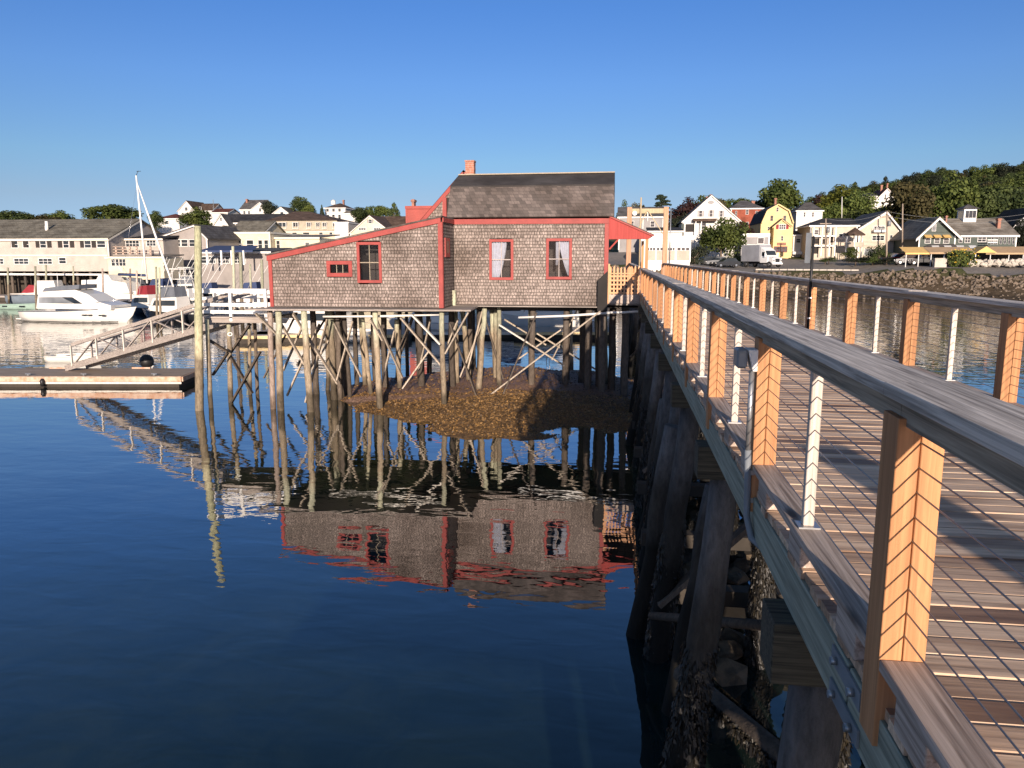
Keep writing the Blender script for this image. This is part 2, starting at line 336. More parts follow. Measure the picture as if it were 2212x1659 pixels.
# ------------------------------------------------------------------ water
def make_water():
    m, ns, ls, b = newmat('harbour water')
    g = ns.new('ShaderNodeNewGeometry')
    def noise(sc, scale, det, rough=0.5, dist=0.0):
        mp = ns.new('ShaderNodeMapping'); mp.inputs['Scale'].default_value = sc; mp.inputs['Rotation'].default_value = (0, 0, R(12)); ls.new(g.outputs['Position'], mp.inputs[0])
        n = nd(ns, 'ShaderNodeTexNoise', Scale=scale, Detail=det, Roughness=rough, Distortion=dist); ls.new(mp.outputs[0], n.inputs['Vector']); return n.outputs['Fac']
    n1 = noise((0.55, 1.0, 1), 0.55, 2.0, 0.45)
    n2 = noise((0.45, 1.0, 1), 1.9, 2.0, 0.5, 0.4)
    n3 = noise((0.7, 1.0, 1), 7.0, 2.0, 0.5)
    calm = noise((0.6, 1.0, 1), 0.045, 2.0)
    ck = ramp(ns, ls, calm, [(0.40, (0.25,0.25,0.25)), (0.60, (1,1,1))])
    # a light breeze ruffles the open harbour beyond the pier
    sp = ns.new('ShaderNodeSeparateXYZ'); ls.new(g.outputs['Position'], sp.inputs[0])
    far = nd(ns, 'ShaderNodeMapRange'); ls.new(sp.outputs[1], far.inputs[0]); far.inputs[1].default_value = 34; far.inputs[2].default_value = 60
    far.inputs[3].default_value = 0.0; far.inputs[4].default_value = 1.0
    def mul(a, k):
        n = nd(ns, 'ShaderNodeMath', operation='MULTIPLY'); ls.new(a, n.inputs[0])
        if hasattr(k, 'links'): ls.new(k, n.inputs[1])
        else: n.inputs[1].default_value = k
        return n.outputs[0]
    def add(a, c):
        n = nd(ns, 'ShaderNodeMath', operation='ADD'); ls.new(a, n.inputs[0]); ls.new(c, n.inputs[1]); return n.outputs[0]
    h = add(add(mul(n1, 0.027), mul(n2, 0.0105)), mul(mul(n3, ck), 0.0021))
    h = add(h, mul(mul(n2, far.outputs[0]), 0.022))
    bp = ns.new('ShaderNodeBump'); bp.inputs['Strength'].default_value = 1.0; bp.inputs['Distance'].default_value = 0.62
    ls.new(h, bp.inputs['Height']); ls.new(bp.outputs[0], b.inputs['Normal'])
    w1 = noise((1, 1, 1), 0.8, 6.0, 0.7, 0.8); w2 = noise((1, 1, 1), 0.10, 2.0)
    c = ramp(ns, ls, w1, [(0.40, (0.005,0.013,0.015)), (0.72, (0.016,0.026,0.020))])
    c2 = ramp(ns, ls, w2, [(0.35, (0.6,0.8,1.0)), (0.65, (1.2,1.15,0.9))])
    body = mixc(ns, ls, 1.0, c, c2, 'MULTIPLY')
    # the bank runs on under water in front of the pier: weedy shallows show greenish through it
    vm = ns.new('ShaderNodeVectorMath'); vm.operation = 'DISTANCE'; ms = ns.new('ShaderNodeMapping'); ms.inputs['Scale'].default_value = (1/13.0, 1/8.5, 1); ls.new(g.outputs['Position'], ms.inputs[0])
    ls.new(ms.outputs[0], vm.inputs[0]); vm.inputs[1].default_value = (-7/13.0, 25/8.5, 0)
    sm = nd(ns, 'ShaderNodeMapRange'); ls.new(vm.outputs['Value'], sm.inputs[0]); sm.inputs[1].default_value = 1.25; sm.inputs[2].default_value = 0.6
    weed = ramp(ns, ls, w1, [(0.40, (0.010,0.016,0.009)), (0.60, (0.045,0.050,0.022))])
    ls.new(mixc(ns, ls, sm.outputs[0], body, weed), b.inputs['Base Color'])
    b.inputs['Roughness'].default_value = 0.6; b.inputs['Specular IOR Level'].default_value = 0.0
    gl = nd(ns, 'ShaderNodeBsdfGlossy', Roughness=0.012); ls.new(bp.outputs[0], gl.inputs['Normal'])
    lw = ns.new('ShaderNodeLayerWeight'); lw.inputs['Blend'].default_value = 0.5; ls.new(bp.outputs[0], lw.inputs['Normal'])
    pw = nd(ns, 'ShaderNodeMath', operation='POWER'); ls.new(lw.outputs['Facing'], pw.inputs[0]); pw.inputs[1].default_value = 2.7
    fa = nd(ns, 'ShaderNodeMath', operation='MULTIPLY_ADD'); ls.new(pw.outputs[0], fa.inputs[0]); fa.inputs[1].default_value = 1.2; fa.inputs[2].default_value = 0.010; fa.use_clamp = True
    mx = ns.new('ShaderNodeMixShader'); ls.new(fa.outputs[0], mx.inputs[0]); ls.new(b.outputs[0], mx.inputs[1]); ls.new(gl.outputs[0], mx.inputs[2])
    ls.new(mx.outputs[0], ns['Material Output'].inputs['Surface'])
    mb = MB(); mb.face([(-700,-250,0),(700,-250,0),(700,900,0),(-700,900,0)])
    return struct(mb.build('water', m))
make_water()

# ------------------------------------------------------------------ mud bank under the house
def nz(x, y, s=1.0, seed=0):
    from mathutils import noise
    return noise.noise(Vector((x*s+seed*7.3, y*s-seed*3.1, seed*1.7)))
def mud_height(x, y):
    # two low humps joined: outline follows the tide line of the bank
    cx, cy, rx, ry = -4.4, 32.0, 7.4, 8.4
    d = ((x-cx)/rx)**2 + ((y-cy)/ry)**2
    if y < 30: d = ((x+3.9)/(6.6))**2 + ((y-32.0)/7.2)**2
    h = 0.62*(1-d)
    h += 0.26*nz(x, y, 0.42, 1) + 0.11*nz(x, y, 1.3, 2) + 0.035*nz(x, y, 5.0, 3) + 0.03*abs(nz(x, y, 9.0, 4))
    return max(h, -0.6)
def make_mud():
    m, ns, ls, b = newmat('seaweed mud')
    g = ns.new('ShaderNodeNewGeometry'); sp = ns.new('ShaderNodeSeparateXYZ'); ls.new(g.outputs['Position'], sp.inputs[0])
    n = nd(ns, 'ShaderNodeTexNoise', Scale=7.0, Detail=8.0, Roughness=0.75, Distortion=1.2); ls.new(g.outputs['Position'], n.inputs['Vector'])
    weed = ramp(ns, ls, n.outputs['Fac'], [(0.36, (0.03,0.018,0.008)), (0.5, (0.12,0.066,0.022)), (0.66, (0.30,0.165,0.055))])
    mud = ramp(ns, ls, n.outputs['Fac'], [(0.35, (0.10,0.06,0.045)), (0.65, (0.27,0.17,0.125))])
    n2 = nd(ns, 'ShaderNodeTexNoise', Scale=0.9, Detail=4.0); ls.new(g.outputs['Position'], n2.inputs['Vector'])
    a = nd(ns, 'ShaderNodeMath', operation='MULTIPLY_ADD'); ls.new(n2.outputs['Fac'], a.inputs[0]); a.inputs[1].default_value = 3.0; ls.new(sp.outputs[1], a.inputs[2])
    mr = nd(ns, 'ShaderNodeMapRange'); ls.new(a.outputs[0], mr.inputs[0]); mr.inputs[1].default_value = 30.6; mr.inputs[2].default_value = 31.6
    ls.new(mixc(ns, ls, mr.outputs[0], weed, mud), b.inputs['Base Color']); b.inputs['Roughness'].default_value = 0.55
    bump(ns, ls, b, n.outputs['Fac'], 1.0, 0.12)
    mb = MB(); x0, x1, y0, y1, st = -13, 5, 23, 42, 0.16
    nx, ny = int((x1-x0)/st), int((y1-y0)/st)
    for j in range(ny+1):
        for i in range(nx+1):
            x, y = x0+i*st, y0+j*st; mb.v.append((x, y, mud_height(x, y)))
    for j in range(ny):
        for i in range(nx):
            k = j*(nx+1)+i; mb.f.append((k, k+1, k+nx+2, k+nx+1)); mb.sm.append(True)
    return struct(mb.build('mud_bank', m, fix=False))
make_mud()
def seaweed():
    mb = MB(); r = random.Random(31); k = 0
    while k < 26000:
        x, y = r.uniform(-12, 2.5), r.uniform(24.5, 40); z = mud_height(x, y)
        if z < -0.03 or (y > 30.5+0.8*nz(x, y, 0.6, 9) and r.random() < 0.86): continue
        k += 1; a = r.uniform(0, 3.14); s = r.uniform(0.012, 0.05); h = r.uniform(0.008, 0.04); c_, s_ = math.cos(a)*s, math.sin(a)*s*0.6; l = r.uniform(-0.03, 0.03)
        mb.face([(x-c_,y-s_,z-0.02),(x+c_,y+s_,z-0.02),(x+c_*0.7+l,y+s_+0.03,z+h),(x-c_*0.6+l,y-s_+0.03,z+h*0.8)])
    m, ns, ls, b = newmat('brown seaweed'); g = ns.new('ShaderNodeNewGeometry'); w = nd(ns, 'ShaderNodeTexWhiteNoise'); w.noise_dimensions = '1D'; ls.new(g.outputs['Random Per Island'], w.inputs['W'])
    ls.new(ramp(ns, ls, w.outputs['Value'], [(0.0, (0.018,0.011,0.006)), (0.45, (0.09,0.050,0.017)), (1.0, (0.26,0.145,0.045))]), b.inputs['Base Color']); b.inputs['Roughness'].default_value = 0.45
    o = mb.build('seaweed', m, fix=False); stuff(tag(o, 'matted orange brown seaweed covering the mud bank under the pier', 'seaweed'))
seaweed()

# ------------------------------------------------------------------ footbridge
DK = 4.40                       # walking surface
LX0, LX1, RX0, RX1 = 0.865, 1.005, 3.43, 3.57
LM, RM = (LX0+LX1)/2, (RX0+RX1)/2
def plankmat():
    m, ns, ls, b = newmat('deck planks')
    g = ns.new('ShaderNodeNewGeometry'); sp = ns.new('ShaderNodeSeparateXYZ'); ls.new(g.outputs['Position'], sp.inputs[0])
    wn_ = nd(ns, 'ShaderNodeTexWhiteNoise'); wn_.noise_dimensions = '1D'; ls.new(g.outputs['Random Per Island'], wn_.inputs['W'])
    mp = ns.new('ShaderNodeMapping'); mp.inputs['Scale'].default_value = (1.4, 30, 30); ls.new(g.outputs['Position'], mp.inputs[0])
    n = nd(ns, 'ShaderNodeTexNoise', Scale=1.0, Detail=8.0, Roughness=0.65, Distortion=0.5); ls.new(mp.outputs[0], n.inputs['Vector'])
    mp2 = ns.new('ShaderNodeMapping'); mp2.inputs['Scale'].default_value = (0.8, 5, 5); ls.new(g.outputs['Position'], mp2.inputs[0])
    n2 = nd(ns, 'ShaderNodeTexNoise', Scale=1.0, Detail=4.0); ls.new(mp2.outputs[0], n2.inputs['Vector'])
    base = ramp(ns, ls, wn_.outputs['Value'], [(0.0, (0.28,0.17,0.11)), (0.2, (0.50,0.345,0.235)), (0.6, (0.70,0.51,0.36)), (1.0, (0.80,0.61,0.44))])
    gr = ramp(ns, ls, n.outputs['Fac'], [(0.30, (0.55,0.52,0.50)), (0.66, (1.12,1.1,1.08))])
    st = ramp(ns, ls, n2.outputs['Fac'], [(0.36, (0.42,0.36,0.33)), (0.50, (1,1,1))])
    c = mixc(ns, ls, 1.0, base, gr, 'MULTIPLY'); c = mixc(ns, ls, 0.8, c, st, 'MULTIPLY')
    ls.new(c, b.inputs['Base Color']); b.inputs['Roughness'].default_value = 0.6; b.inputs['Specular IOR Level'].default_value = 0.35
    bump(ns, ls, b, n.outputs['Fac'], 0.35, 0.006)
    return m
M['planks'] = plankmat()
fb = thing('footbridge', 'long timber footbridge with cedar posts, grey cap rails and steel cables along its deck', 'footbridge', (2.2, 0, DK))
def make_deck():
    mb = MB(); y = -12.0
    def plank(y, x0, x1, w=0.137, th=0.04, ch=0.007):
        t = rnd.uniform(-0.002, 0.002); e0 = rnd.uniform(-0.012, 0.012); z = DK+t
        pr = [(y, z-th), (y, z-ch), (y+ch*0.8, z), (y+w-ch*0.8, z), (y+w, z-ch), (y+w, z-th)]
        mb.prism(pr, lambda a, b: (x0+e0, a, b), lambda a, b: (x1+e0, a, b))
    while y < 46:
        if y < 0.45: plank(y, -1.25, RX1+0.03)
        else: plank(y, 0.89, RX1-0.02)
        y += 0.1455
    mb.box(0.89, RX1-0.02, 46, 116, DK-0.04, DK)
    return mb.build('deck', M['planks'], fb, fix=False)
make_deck()
YL = [2.45+2.4*k for k in range(0, 12)]                 # left posts as far as the house
YL2 = [37.0+2.4*k for k in range(0, 10)]
YR = [7.33+2.42*k for k in range(-5, 24)]
ZC = DK+0.17                                            # top of the curb boards
ZU = 5.365                                              # underside of the rails
def post_mesh(xm, y, y2=None, zb=DK-0.14, n='rail_post'):
    mb = MB(); h = 0.069; y2 = y+0.14
    g_ = 0.0022; pf_ = [(-.07,0),(-g_,0),(-g_,.012),(g_,.012),(g_,0),(.07,0),(.07,.14),(g_,.14),(g_,.128),(-g_,.128),(-g_,.14),(-.07,.14)]
    mb.prism([(xm+a, y+b) for a, b in pf_], lambda a, b: (a, b, zb), lambda a, b: (a, b, ZU-0.002))
    return mb.build(n, M['post'], fb, bevel=0.003)
first = None
def rail_post(xm, y):
    global first
    if first is None: first = (post_mesh(xm, y), xm, y); return
    o, x0, y0 = first
    c = o.copy(); col.objects.link(c); c.parent = fb; c.location = (xm-x0, y-y0, 0)
for y in [0.31]+YL+YL2: rail_post(LM, y)
for y in YR: rail_post(RM, y)
bfirst = None
def baluster(xm, y):
    global bfirst
    if bfirst is None:
        mb = MB(); mb.box(xm-0.025, xm+0.025, y-0.025, y+0.025, ZC+0.008, ZU-0.004)
        o = mb.build('baluster', M['baluster'], fb, bevel=0.004)
        p = MB(); p.box(xm-0.05, xm+0.05, y-0.05, y+0.05, ZC+0.001, ZC+0.009)
        q = p.build('base_plate', M['steel'], o); bfirst = (o, q, xm, y); return
    o, q, x0, y0 = bfirst
    c = o.copy(); col.objects.link(c); c.parent = fb; c.location = (xm-x0, y-y0, 0)
    d = q.copy(); col.objects.link(d); d.parent = c
for y in YL[:-1]: baluster(LM, y+1.27)
for y in YR[:18]: baluster(RM, y+1.28)
def cap_rail(xm, y0, y1, start):
    a = MB(); s = MB(); y = y0; e = start
    while y < y1:
        e2 = min(e, y1)
        a.box(xm-0.105, xm+0.105, y, e2-0.0005, ZU+0.062, ZU+0.102+0.0025*(1-len(a.f)//6%3))
        s.box(xm-0.048, xm-0.010, y+0.002, e2-0.002, ZU-0.027, ZU+0.0615)
        y = e2; e = e2+4.8
    s.box(xm-0.009, xm+0.048, y0, y1, ZU, ZU+0.061)
    a.build('cap_rail', M['cap'], fb, bevel=0.0025); s.build('sub_rail', M['subrail'], fb)
cap_rail(LM, 0.30, 30.40, 2.5); cap_rail(LM, 37.0, 60.0, 41.8); cap_rail(RM, -5.0, 62.0, 0.05)
def curb(xm, ys, sgn):
    a = MB()
    for i in range(len(ys)-1):
        y0, y1 = ys[i]+0.142, ys[i+1]-0.002
        a.box(xm-0.07, xm+0.07, y0, y1, ZC-0.04, ZC)
        for f in (0.12, 0.5, 0.88):
            yy = y0+(y1-y0)*f; a.box(xm-0.055, xm+0.055, yy-0.12, yy+0.12, DK+0.002, ZC-0.041)
    a.build('curb_board', M['curb'], fb, bevel=0.004)
curb(LM, [0.31]+YL+[30.4], -1); curb(LM, YL2, -1); curb(RM, YR, 1)
for xm, y0, y1 in ((LM, 0.38, 30.4), (RM, -4.7, 62.0), (LM, 37.0, 60.0)):
    for i in range(9):
        z = 5.289-0.0792*i
        pts = [(xm, y0+(y1-y0)*t/24, z) for t in range(25)]
        MB().tube(pts, 0.0030, 5).build('cable', M['cable'], fb, fix=False)
def fascia():
    a = MB(); y = -2.0
    while y < 60:
        a.box(0.882, 0.93, y+0.003, y+4.78, 4.115, 4.357); y += 4.8
    a.build('fascia_beam', M['beam'], fb, bevel=0.004)
    a = MB(); y = -12.0
    a.box(RX1-0.05, RX1, -12, 62, 4.115, 4.357); a.build('fascia_beam', M['beam'], fb)
    a = MB()
    for x in (1.35, 1.85, 2.35, 2.85): a.box(x-0.04, x+0.04, -11, 112, 4.115, 4.355)
    a.box(0.93, 0.98, 60, 112, 4.115, 4.355)
    a.build('stringer', M['capbeam'], fb)
fascia()
# splice plate with bolts where two fascia beams meet
sp_ = MB(); sp_.box(0.872, 0.881, 2.62, 2.98, 4.275, 4.345); spl = sp_.build('splice_plate', M['lampgrey'], fb)
for y in (2.69, 2.91):
    MB().tube([(0.873,y,4.31),(0.848,y,4.31)], 0.016, 8).build('bolt', M['steel'], spl)
sp_ = MB(); sp_.box(0.872, 0.881, 2.62, 2.98, 4.135, 4.205); spl = sp_.build('splice_plate', M['lampgrey'], fb)
for y in (2.69, 2.91):
    MB().tube([(0.873,y,4.17),(0.848,y,4.17)], 0.016, 8).build('bolt', M['steel'], spl)
# bents
bents = [3.6+3.55*k for k in range(-1, 31)]
def wob(p, q, r0, r1, n=7, k=0.02):
    p, q = Vector(p), Vector(q); pts = []; rr = []
    for i in range(n):
        t = i/(n-1); v = p.lerp(q, t)
        if 0 < i < n-1: v += Vector((rnd.uniform(-k,k), rnd.uniform(-k,k), 0))
        pts.append(v); rr.append((r0+(r1-r0)*t)*rnd.uniform(0.95, 1.06))
    return pts, rr
for i, y in enumerate(bents):
    if 29.9 < y < 37: continue
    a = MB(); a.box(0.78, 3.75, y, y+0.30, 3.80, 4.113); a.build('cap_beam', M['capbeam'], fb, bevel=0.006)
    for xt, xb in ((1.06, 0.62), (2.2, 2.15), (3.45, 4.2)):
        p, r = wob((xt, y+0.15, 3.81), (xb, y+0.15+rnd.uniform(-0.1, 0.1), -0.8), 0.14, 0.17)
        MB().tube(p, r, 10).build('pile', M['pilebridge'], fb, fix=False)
    if i % 2 == 1 and y < 60:
        MB().bar((0.7, y-0.02, 0.9), (3.4, y-0.02, 3.7), 0.07, 0.22, (0,1,0)).build('cross_brace', M['piledark'], fb)
# a fringe of old stub piles under the left edge
for k in range(10):
    y = 9.4+k*2.1; x = rnd.uniform(0.6, 1.4)
    p, r = wob((x+rnd.uniform(0.1,0.5), y+rnd.uniform(-.3,.3), rnd.uniform(2.6, 3.75)), (x-rnd.uniform(0.1,0.5), y, -0.7), 0.13, 0.18, 7, 0.04)
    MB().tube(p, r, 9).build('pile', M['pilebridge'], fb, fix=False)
# rockweed hanging on the near piles between the tide marks
def rockweed(p, q, rad, n, seed):
    r = random.Random(seed); p, q = Vector(p), Vector(q); mb = MB()
    for k in range(n):
        t = r.random(); c = p.lerp(q, t); a = r.uniform(0, 6.28); rr = rad*(1.0+0.28*r.random()*min(1, t*3)+0.16*math.sin(9*t+seed)*math.sin(2*a+seed)); d = Vector((math.cos(a), math.sin(a), 0)); s = Vector((-d.y, d.x, 0))
        w = r.uniform(0.004, 0.014); l = r.uniform(0.03, 0.13); b = c+d*rr
        mb.face([b-s*w, b+s*w, b+s*w*0.6+d*r.uniform(-0.02, 0.035)-Vector((0,0,l))+s*r.uniform(-0.04,0.04), b-s*w*0.5+d*r.uniform(-0.02, 0.03)-Vector((0,0,l*0.8))])
    return stuff(mb.build('rockweed', M['rockweed'], fb, fix=False))
_m, _ns, _ls, _b = newmat('rockweed'); _g = _ns.new('ShaderNodeNewGeometry'); _w = nd(_ns, 'ShaderNodeTexWhiteNoise'); _w.noise_dimensions = '1D'; _ls.new(_g.outputs['Random Per Island'], _w.inputs['W'])
_ls.new(ramp(_ns, _ls, _w.outputs['Value'], [(0.0, (0.006,0.005,0.004)), (0.7, (0.011,0.009,0.006)), (1.0, (0.026,0.02,0.010))]), _b.inputs['Base Color']); _b.inputs['Roughness'].default_value = 0.5; M['rockweed'] = _m
for i, y in enumerate(bents[:8]):
    if y > 29: break
    for (xt, xb) in ((1.06, 0.62), (2.2, 2.15)):
        k_ = (3.81-2.1)/4.61; rockweed((xt+(xb-xt)*k_, y+0.15, 2.1), (xt+(xb-xt)*0.83, y+0.15, 0.0), 0.15, 4500 if y < 12 else 1500, i*7+int(xt))
rockweed((0.95, 8.0, 1.3), (2.6, 5.4, 1.0), 0.14, 3000, 91); rockweed((0.7, 6.6, 0.5), (1.7, 4.6, 0.4), 0.2, 3000, 92)
MB().tube([(0.8,8.2,1.25),(2.8,5.2,1.05)], 0.11, 8).build('tie_pole', M['piledark'], fb); MB().tube([(0.5,6.9,0.45),(2.0,4.2,0.35)], 0.13, 8).build('tie_pole', M['piledark'], fb)
# steel braces between near bents
for (a0, b0) in (((0.55, 7.1, 0.75), (1.9, 4.0, 2.35)), ((0.6, 10.7, 0.7), (1.9, 7.5, 2.2))):
    MB().tube([a0, b0], 0.06, 8).build('tie_pole', M['piledark'], fb)
# timber crib with stone fill on the bottom under the bridge
cr = thing('rock_crib', 'low timber crib filled with brown stones under the footbridge', 'rock crib', (2.2, 18, 0))
M['rock'] = paint('brown rock', (0.13,0.095,0.06), 0.85, 0.25, 5.0, 0.9, dirt=(0.03,0.025,0.018))
import bmesh
def rockmesh(mb, c, s, seed):
    rr = random.Random(seed); bm = bmesh.new(); bmesh.ops.create_icosphere(bm, subdivisions=1, radius=1)
    rot = Matrix.Rotation(rr.uniform(0, 6.28), 3, Vector((rr.uniform(-1,1), rr.uniform(-1,1), 1)).normalized())
    n = len(mb.v)
    for v in bm.verts:
        q = v.co*rr.uniform(0.72, 1.18); q = rot @ Vector((q.x*s[0], q.y*s[1], q.z*s[2])); mb.v.append(tuple(q+Vector(c)))
    bm.verts.ensure_lookup_table()
    for f in bm.faces: mb.f.append(tuple(n+v.index for v in f.verts)); mb.sm.append(False)
    bm.free()
mb = MB(); sd = 0
for k in range(260):
    y = 10.0+rnd.random()**1.0*23; x = rnd.uniform(1.2, 5.2); s = rnd.uniform(0.10, 0.30)
    top = 0.75-0.35*abs(x-2.6)/2 - 0.4*max(0, (12-y)/3)
    rockmesh(mb, (x, y, rnd.uniform(-0.1, max(0.05, top))), (s*1.2, s, s*0.75), k)
stuff(mb.build('stones', M['rock'], cr, fix=False))
for y in (11.6, 14.0, 17.2, 20.5, 24): MB().box(0.55, 5.0, y-0.13, y+0.13, 0.55, 0.80).build('crib_timber', M['darkwood'], cr)
MB().box(0.72, 0.96, 11.0, 26, 0.28, 0.545).build('crib_timber', M['darkwood'], cr)
# unseen board added behind the viewer only to cast the deck shadow
ob = MB(); ob.box(2.86, 3.24, -2.68, -2.60, DK+0.002, DK+1.72); o = ob.build('shadow_board', M['weatheredz'])
rebase(o, (3.05, -2.64, DK)); tag(o, 'tall plain board added behind the viewer to shade the bridge deck', 'board')

# lamp with conduit hung on the outside of the rail
lp = thing('rail_lamp', 'grey wedge shaped lamp with conduit pipe on the outside of the near bridge railing', 'lamp', (0.80, 4.86, 4.95))
b_ = MB(); b_.prism([(4.82,5.18),(4.82,5.30),(4.97,5.30),(4.97,5.18)], lambda a, b: (0.735, a, b), lambda a, b: (0.80, a, b))
b_.build('lamp_head', M['lampgrey'], lp, bevel=0.012)
b_ = MB(); b_.prism([(0.801,5.295),(0.863,5.295),(0.863,5.16),(0.835,5.16)], lambda a, b: (a, 4.83, b), lambda a, b: (a, 4.97, b)); b_.build('lamp_shade', M['white'], lp, bevel=0.004)
MB().tube([(0.835,4.86,5.165),(0.835,4.86,4.66)], 0.017, 10).build('conduit', M['steel'], lp)
MB().tube([(0.835,4.86,4.66),(0.845,4.86,4.4),(0.845,4.84,4.23),(0.865,4.75,4.12),(0.95,4.62,4.07),(1.1,4.5,4.06)], 0.021, 10).build('conduit', M['lampgrey'], lp)
for z in (4.32, 4.5): MB().box(0.84, 0.881, 4.845, 4.885, z, z+0.03).build('pipe_clip', M['steel'], lp)

# sign on a black pole, seen almost edge on
sg = thing('pole_sign', 'thin black pole with a grey sign panel fixed to the far bridge railing', 'sign', (3.385, 14.3, 4.57))
MB().tube([(3.385,14.3,4.575),(3.385,14.3,6.22)], 0.024, 10).build('pole', M['black'], sg)
b_ = MB(); b_.bar((3.30,14.26,5.76),(3.30,14.26,6.28),0.012,0.22,(1,1.4,0)); b_.build('sign_panel', M['lampgrey'], sg)
for z in (4.78, 5.14): MB().box(3.36, 3.41, 14.27, 14.33, z, z+0.025).build('bracket', M['steel'], sg)

# ------------------------------------------------------------------ the red trimmed house on the pier
hs = thing('shingled_house', 'grey shingled bridge house with red trim and a gambrel roof, standing on piles', 'house', (-6.5, 30.6, 3.97))
def courses(mb, axis, fixed, a0, a1, z0, z1, holes=(), lim=None, out=-1, rh=0.125, kick=0.02):
    # rows of shingles, each row leaning out at its foot; axis 'x' wall faces -Y, 'y' wall faces +X
    z = z0
    while z < z1-0.001:
        zt = min(z+rh, z1); lo, hi = a0, a1
        if lim: lo, hi = lim(z, zt)
        segs = [(lo, hi)] if hi > lo else []
        for (h0, h1, g0, g1) in holes:
            if g0 < zt-0.01 and g1 > z+0.01:
                ns_ = []
                for s0, s1 in segs:
                    if h1 <= s0 or h0 >= s1: ns_.append((s0, s1)); continue
                    if h0 > s0: ns_.append((s0, h0))
                    if h1 < s1: ns_.append((h1, s1))
                segs = ns_
        for s0, s1 in segs:
            f0, f1 = fixed+out*kick, fixed
            if axis == 'x':
                mb.face([(s0,f0,z),(s1,f0,z),(s1,f1,zt),(s0,f1,zt)]); mb.face([(s0,f1,z),(s1,f1,z),(s1,f0,z),(s0,f0,z)])
            else:
                mb.face([(f0,s0,z),(f0,s1,z),(f1,s1,zt),(f1,s0,zt)]); mb.face([(f1,s0,z),(f1,s1,z),(f0,s1,z),(f0,s0,z)])
        z = zt
MX0, MX1, MY = -6.5, -0.43, 30.6
WX0, WX1, WY = -13.28, -6.53, 28.5
def window(x0, x1, z0, z1, y, cols=2, rows=2, curtain=None, tw=0.105):
    """frame proud of the shingles, glass set back in a real opening"""
    f = MB()
    f.box(x0, x1, y-0.055, y+0.02, z1-tw, z1); f.box(x0, x1, y-0.06, y+0.02, z0, z0+tw)
    f.box(x0, x0+tw, y-0.052, y+0.02, z0+tw, z1-tw); f.box(x1-tw, x1, y-0.052, y+0.02, z0+tw, z1-tw)
    fo = f.build('window', M['red'], hs, bevel=0.004)
    a0, a1, b0, b1 = x0+tw, x1-tw, z0+tw, z1-tw
    s = MB(); t = 0.024
    for i in range(1, cols): xx = a0+(a1-a0)*i/cols; s.box(xx-t/2, xx+t/2, y+0.0, y+0.03, b0, b1)
    for i in range(1, rows): zz = b0+(b1-b0)*i/rows; s.box(a0, a1, y-0.002, y+0.028, zz-t*0.7, zz+t*0.7)
    s.build('sash', M['subrail'] if curtain is None else M['sashred'], fo)
    g = MB(); g.face([(a0,y+0.034,b0),(a1,y+0.034,b0),(a1,y+0.034,b1),(a0,y+0.034,b1)]); g.build('pane', M['clear'], fo)
    r_ = MB(); d = 1.5; w = 0.35
    r_.face([(a0-w,y+d,b0-w),(a1+w,y+d,b0-w),(a1+w,y+d,b1+w),(a0-w,y+d,b1+w)])
    r_.face([(a0-w,y+0.06,b0-w),(a1+w,y+0.06,b0-w),(a1+w,y+d,b0-w),(a0-w,y+d,b0-w)])
    r_.face([(a0-w,y+0.06,b1+w),(a1+w,y+0.06,b1+w),(a1+w,y+d,b1+w),(a0-w,y+d,b1+w)])
    r_.face([(a0-w,y+0.06,b0-w),(a0-w,y+d,b0-w),(a0-w,y+d,b1+w),(a0-w,y+0.06,b1+w)])
    r_.face([(a1+w,y+0.06,b0-w),(a1+w,y+d,b0-w),(a1+w,y+d,b1+w),(a1+w,y+0.06,b1+w)])
    r_.build('room', M['inside'], fo)
    return fo, (a0, a1, b0, b1)
def clearglass():
    m, ns, ls, b = newmat('clear glass')
    t = ns.new('ShaderNodeBsdfTransparent'); g = nd(ns, 'ShaderNodeBsdfGlossy', Roughness=0.03)
    fr = nd(ns, 'ShaderNodeFresnel', IOR=1.45); mx = ns.new('ShaderNodeMixShader')
    ls.new(fr.outputs[0], mx.inputs[0]); ls.new(t.outputs[0], mx.inputs[1]); ls.new(g.outputs[0], mx.inputs[2])
    ls.new(mx.outputs[0], ns['Material Output'].inputs['Surface']); return m
M['clear'] = clearglass()
M['sashred'] = paint('pale sash', (0.42,0.36,0.34), 0.6, 0.1)
wins = [(-5.07,-4.10,4.98,6.58), (-2.80,-1.79,5.01,6.60), (-9.80,-8.84,4.91,6.44), (-11.01,-10.0,5.14,5.74)]
a = MB()
courses(a, 'x', MY, MX0, MX1, 3.98, 7.25, [(w[0]+.05,w[1]-.05,w[2]+.05,w[3]-.05) for w in wins[:2]])
def wtop(x): return 5.93+(7.31-5.93)*(x-WX0)/(WX1-WX0)
def wl(z, zt):
    zz = zt+0.02
    if zz <= 5.93: return WX0, WX1
    return WX0+(zz-5.93)/(7.31-5.93)*(WX1-WX0), WX1
a2 = MB()
courses(a2, 'x', WY, WX0, WX1, 3.98, 7.25, [(w[0]+.05,w[1]-.05,w[2]+.05,w[3]-.05) for w in wins[2:]], wl)
courses(a2, 'y', WX1, WY, MY, 3.98, 7.25, (), None, 1)
# backs and sides
def gab(x0, x1, y0, y1, z0, zs):
    pass
for q in ([(MX1,MY,3.98),(MX1,35,3.98),(MX1,35,7.4),(MX1,MY,7.4)], [(MX0,35,3.98),(MX1,35,3.98),(MX1,35,7.4),(MX0,35,7.4)]): a.face(q)
for q in ([(WX0,WY,3.98),(WX0,34,3.98),(WX0,34,5.93),(WX0,WY,5.93)], [(WX0,34,3.98),(MX0,34,3.98),(MX0,34,7.31),(WX0,34,5.93)]): a2.face(q)
a.build('wall', M['shingle'], hs, fix=False); a2.build('wall', M['shingle'], hs, fix=False)
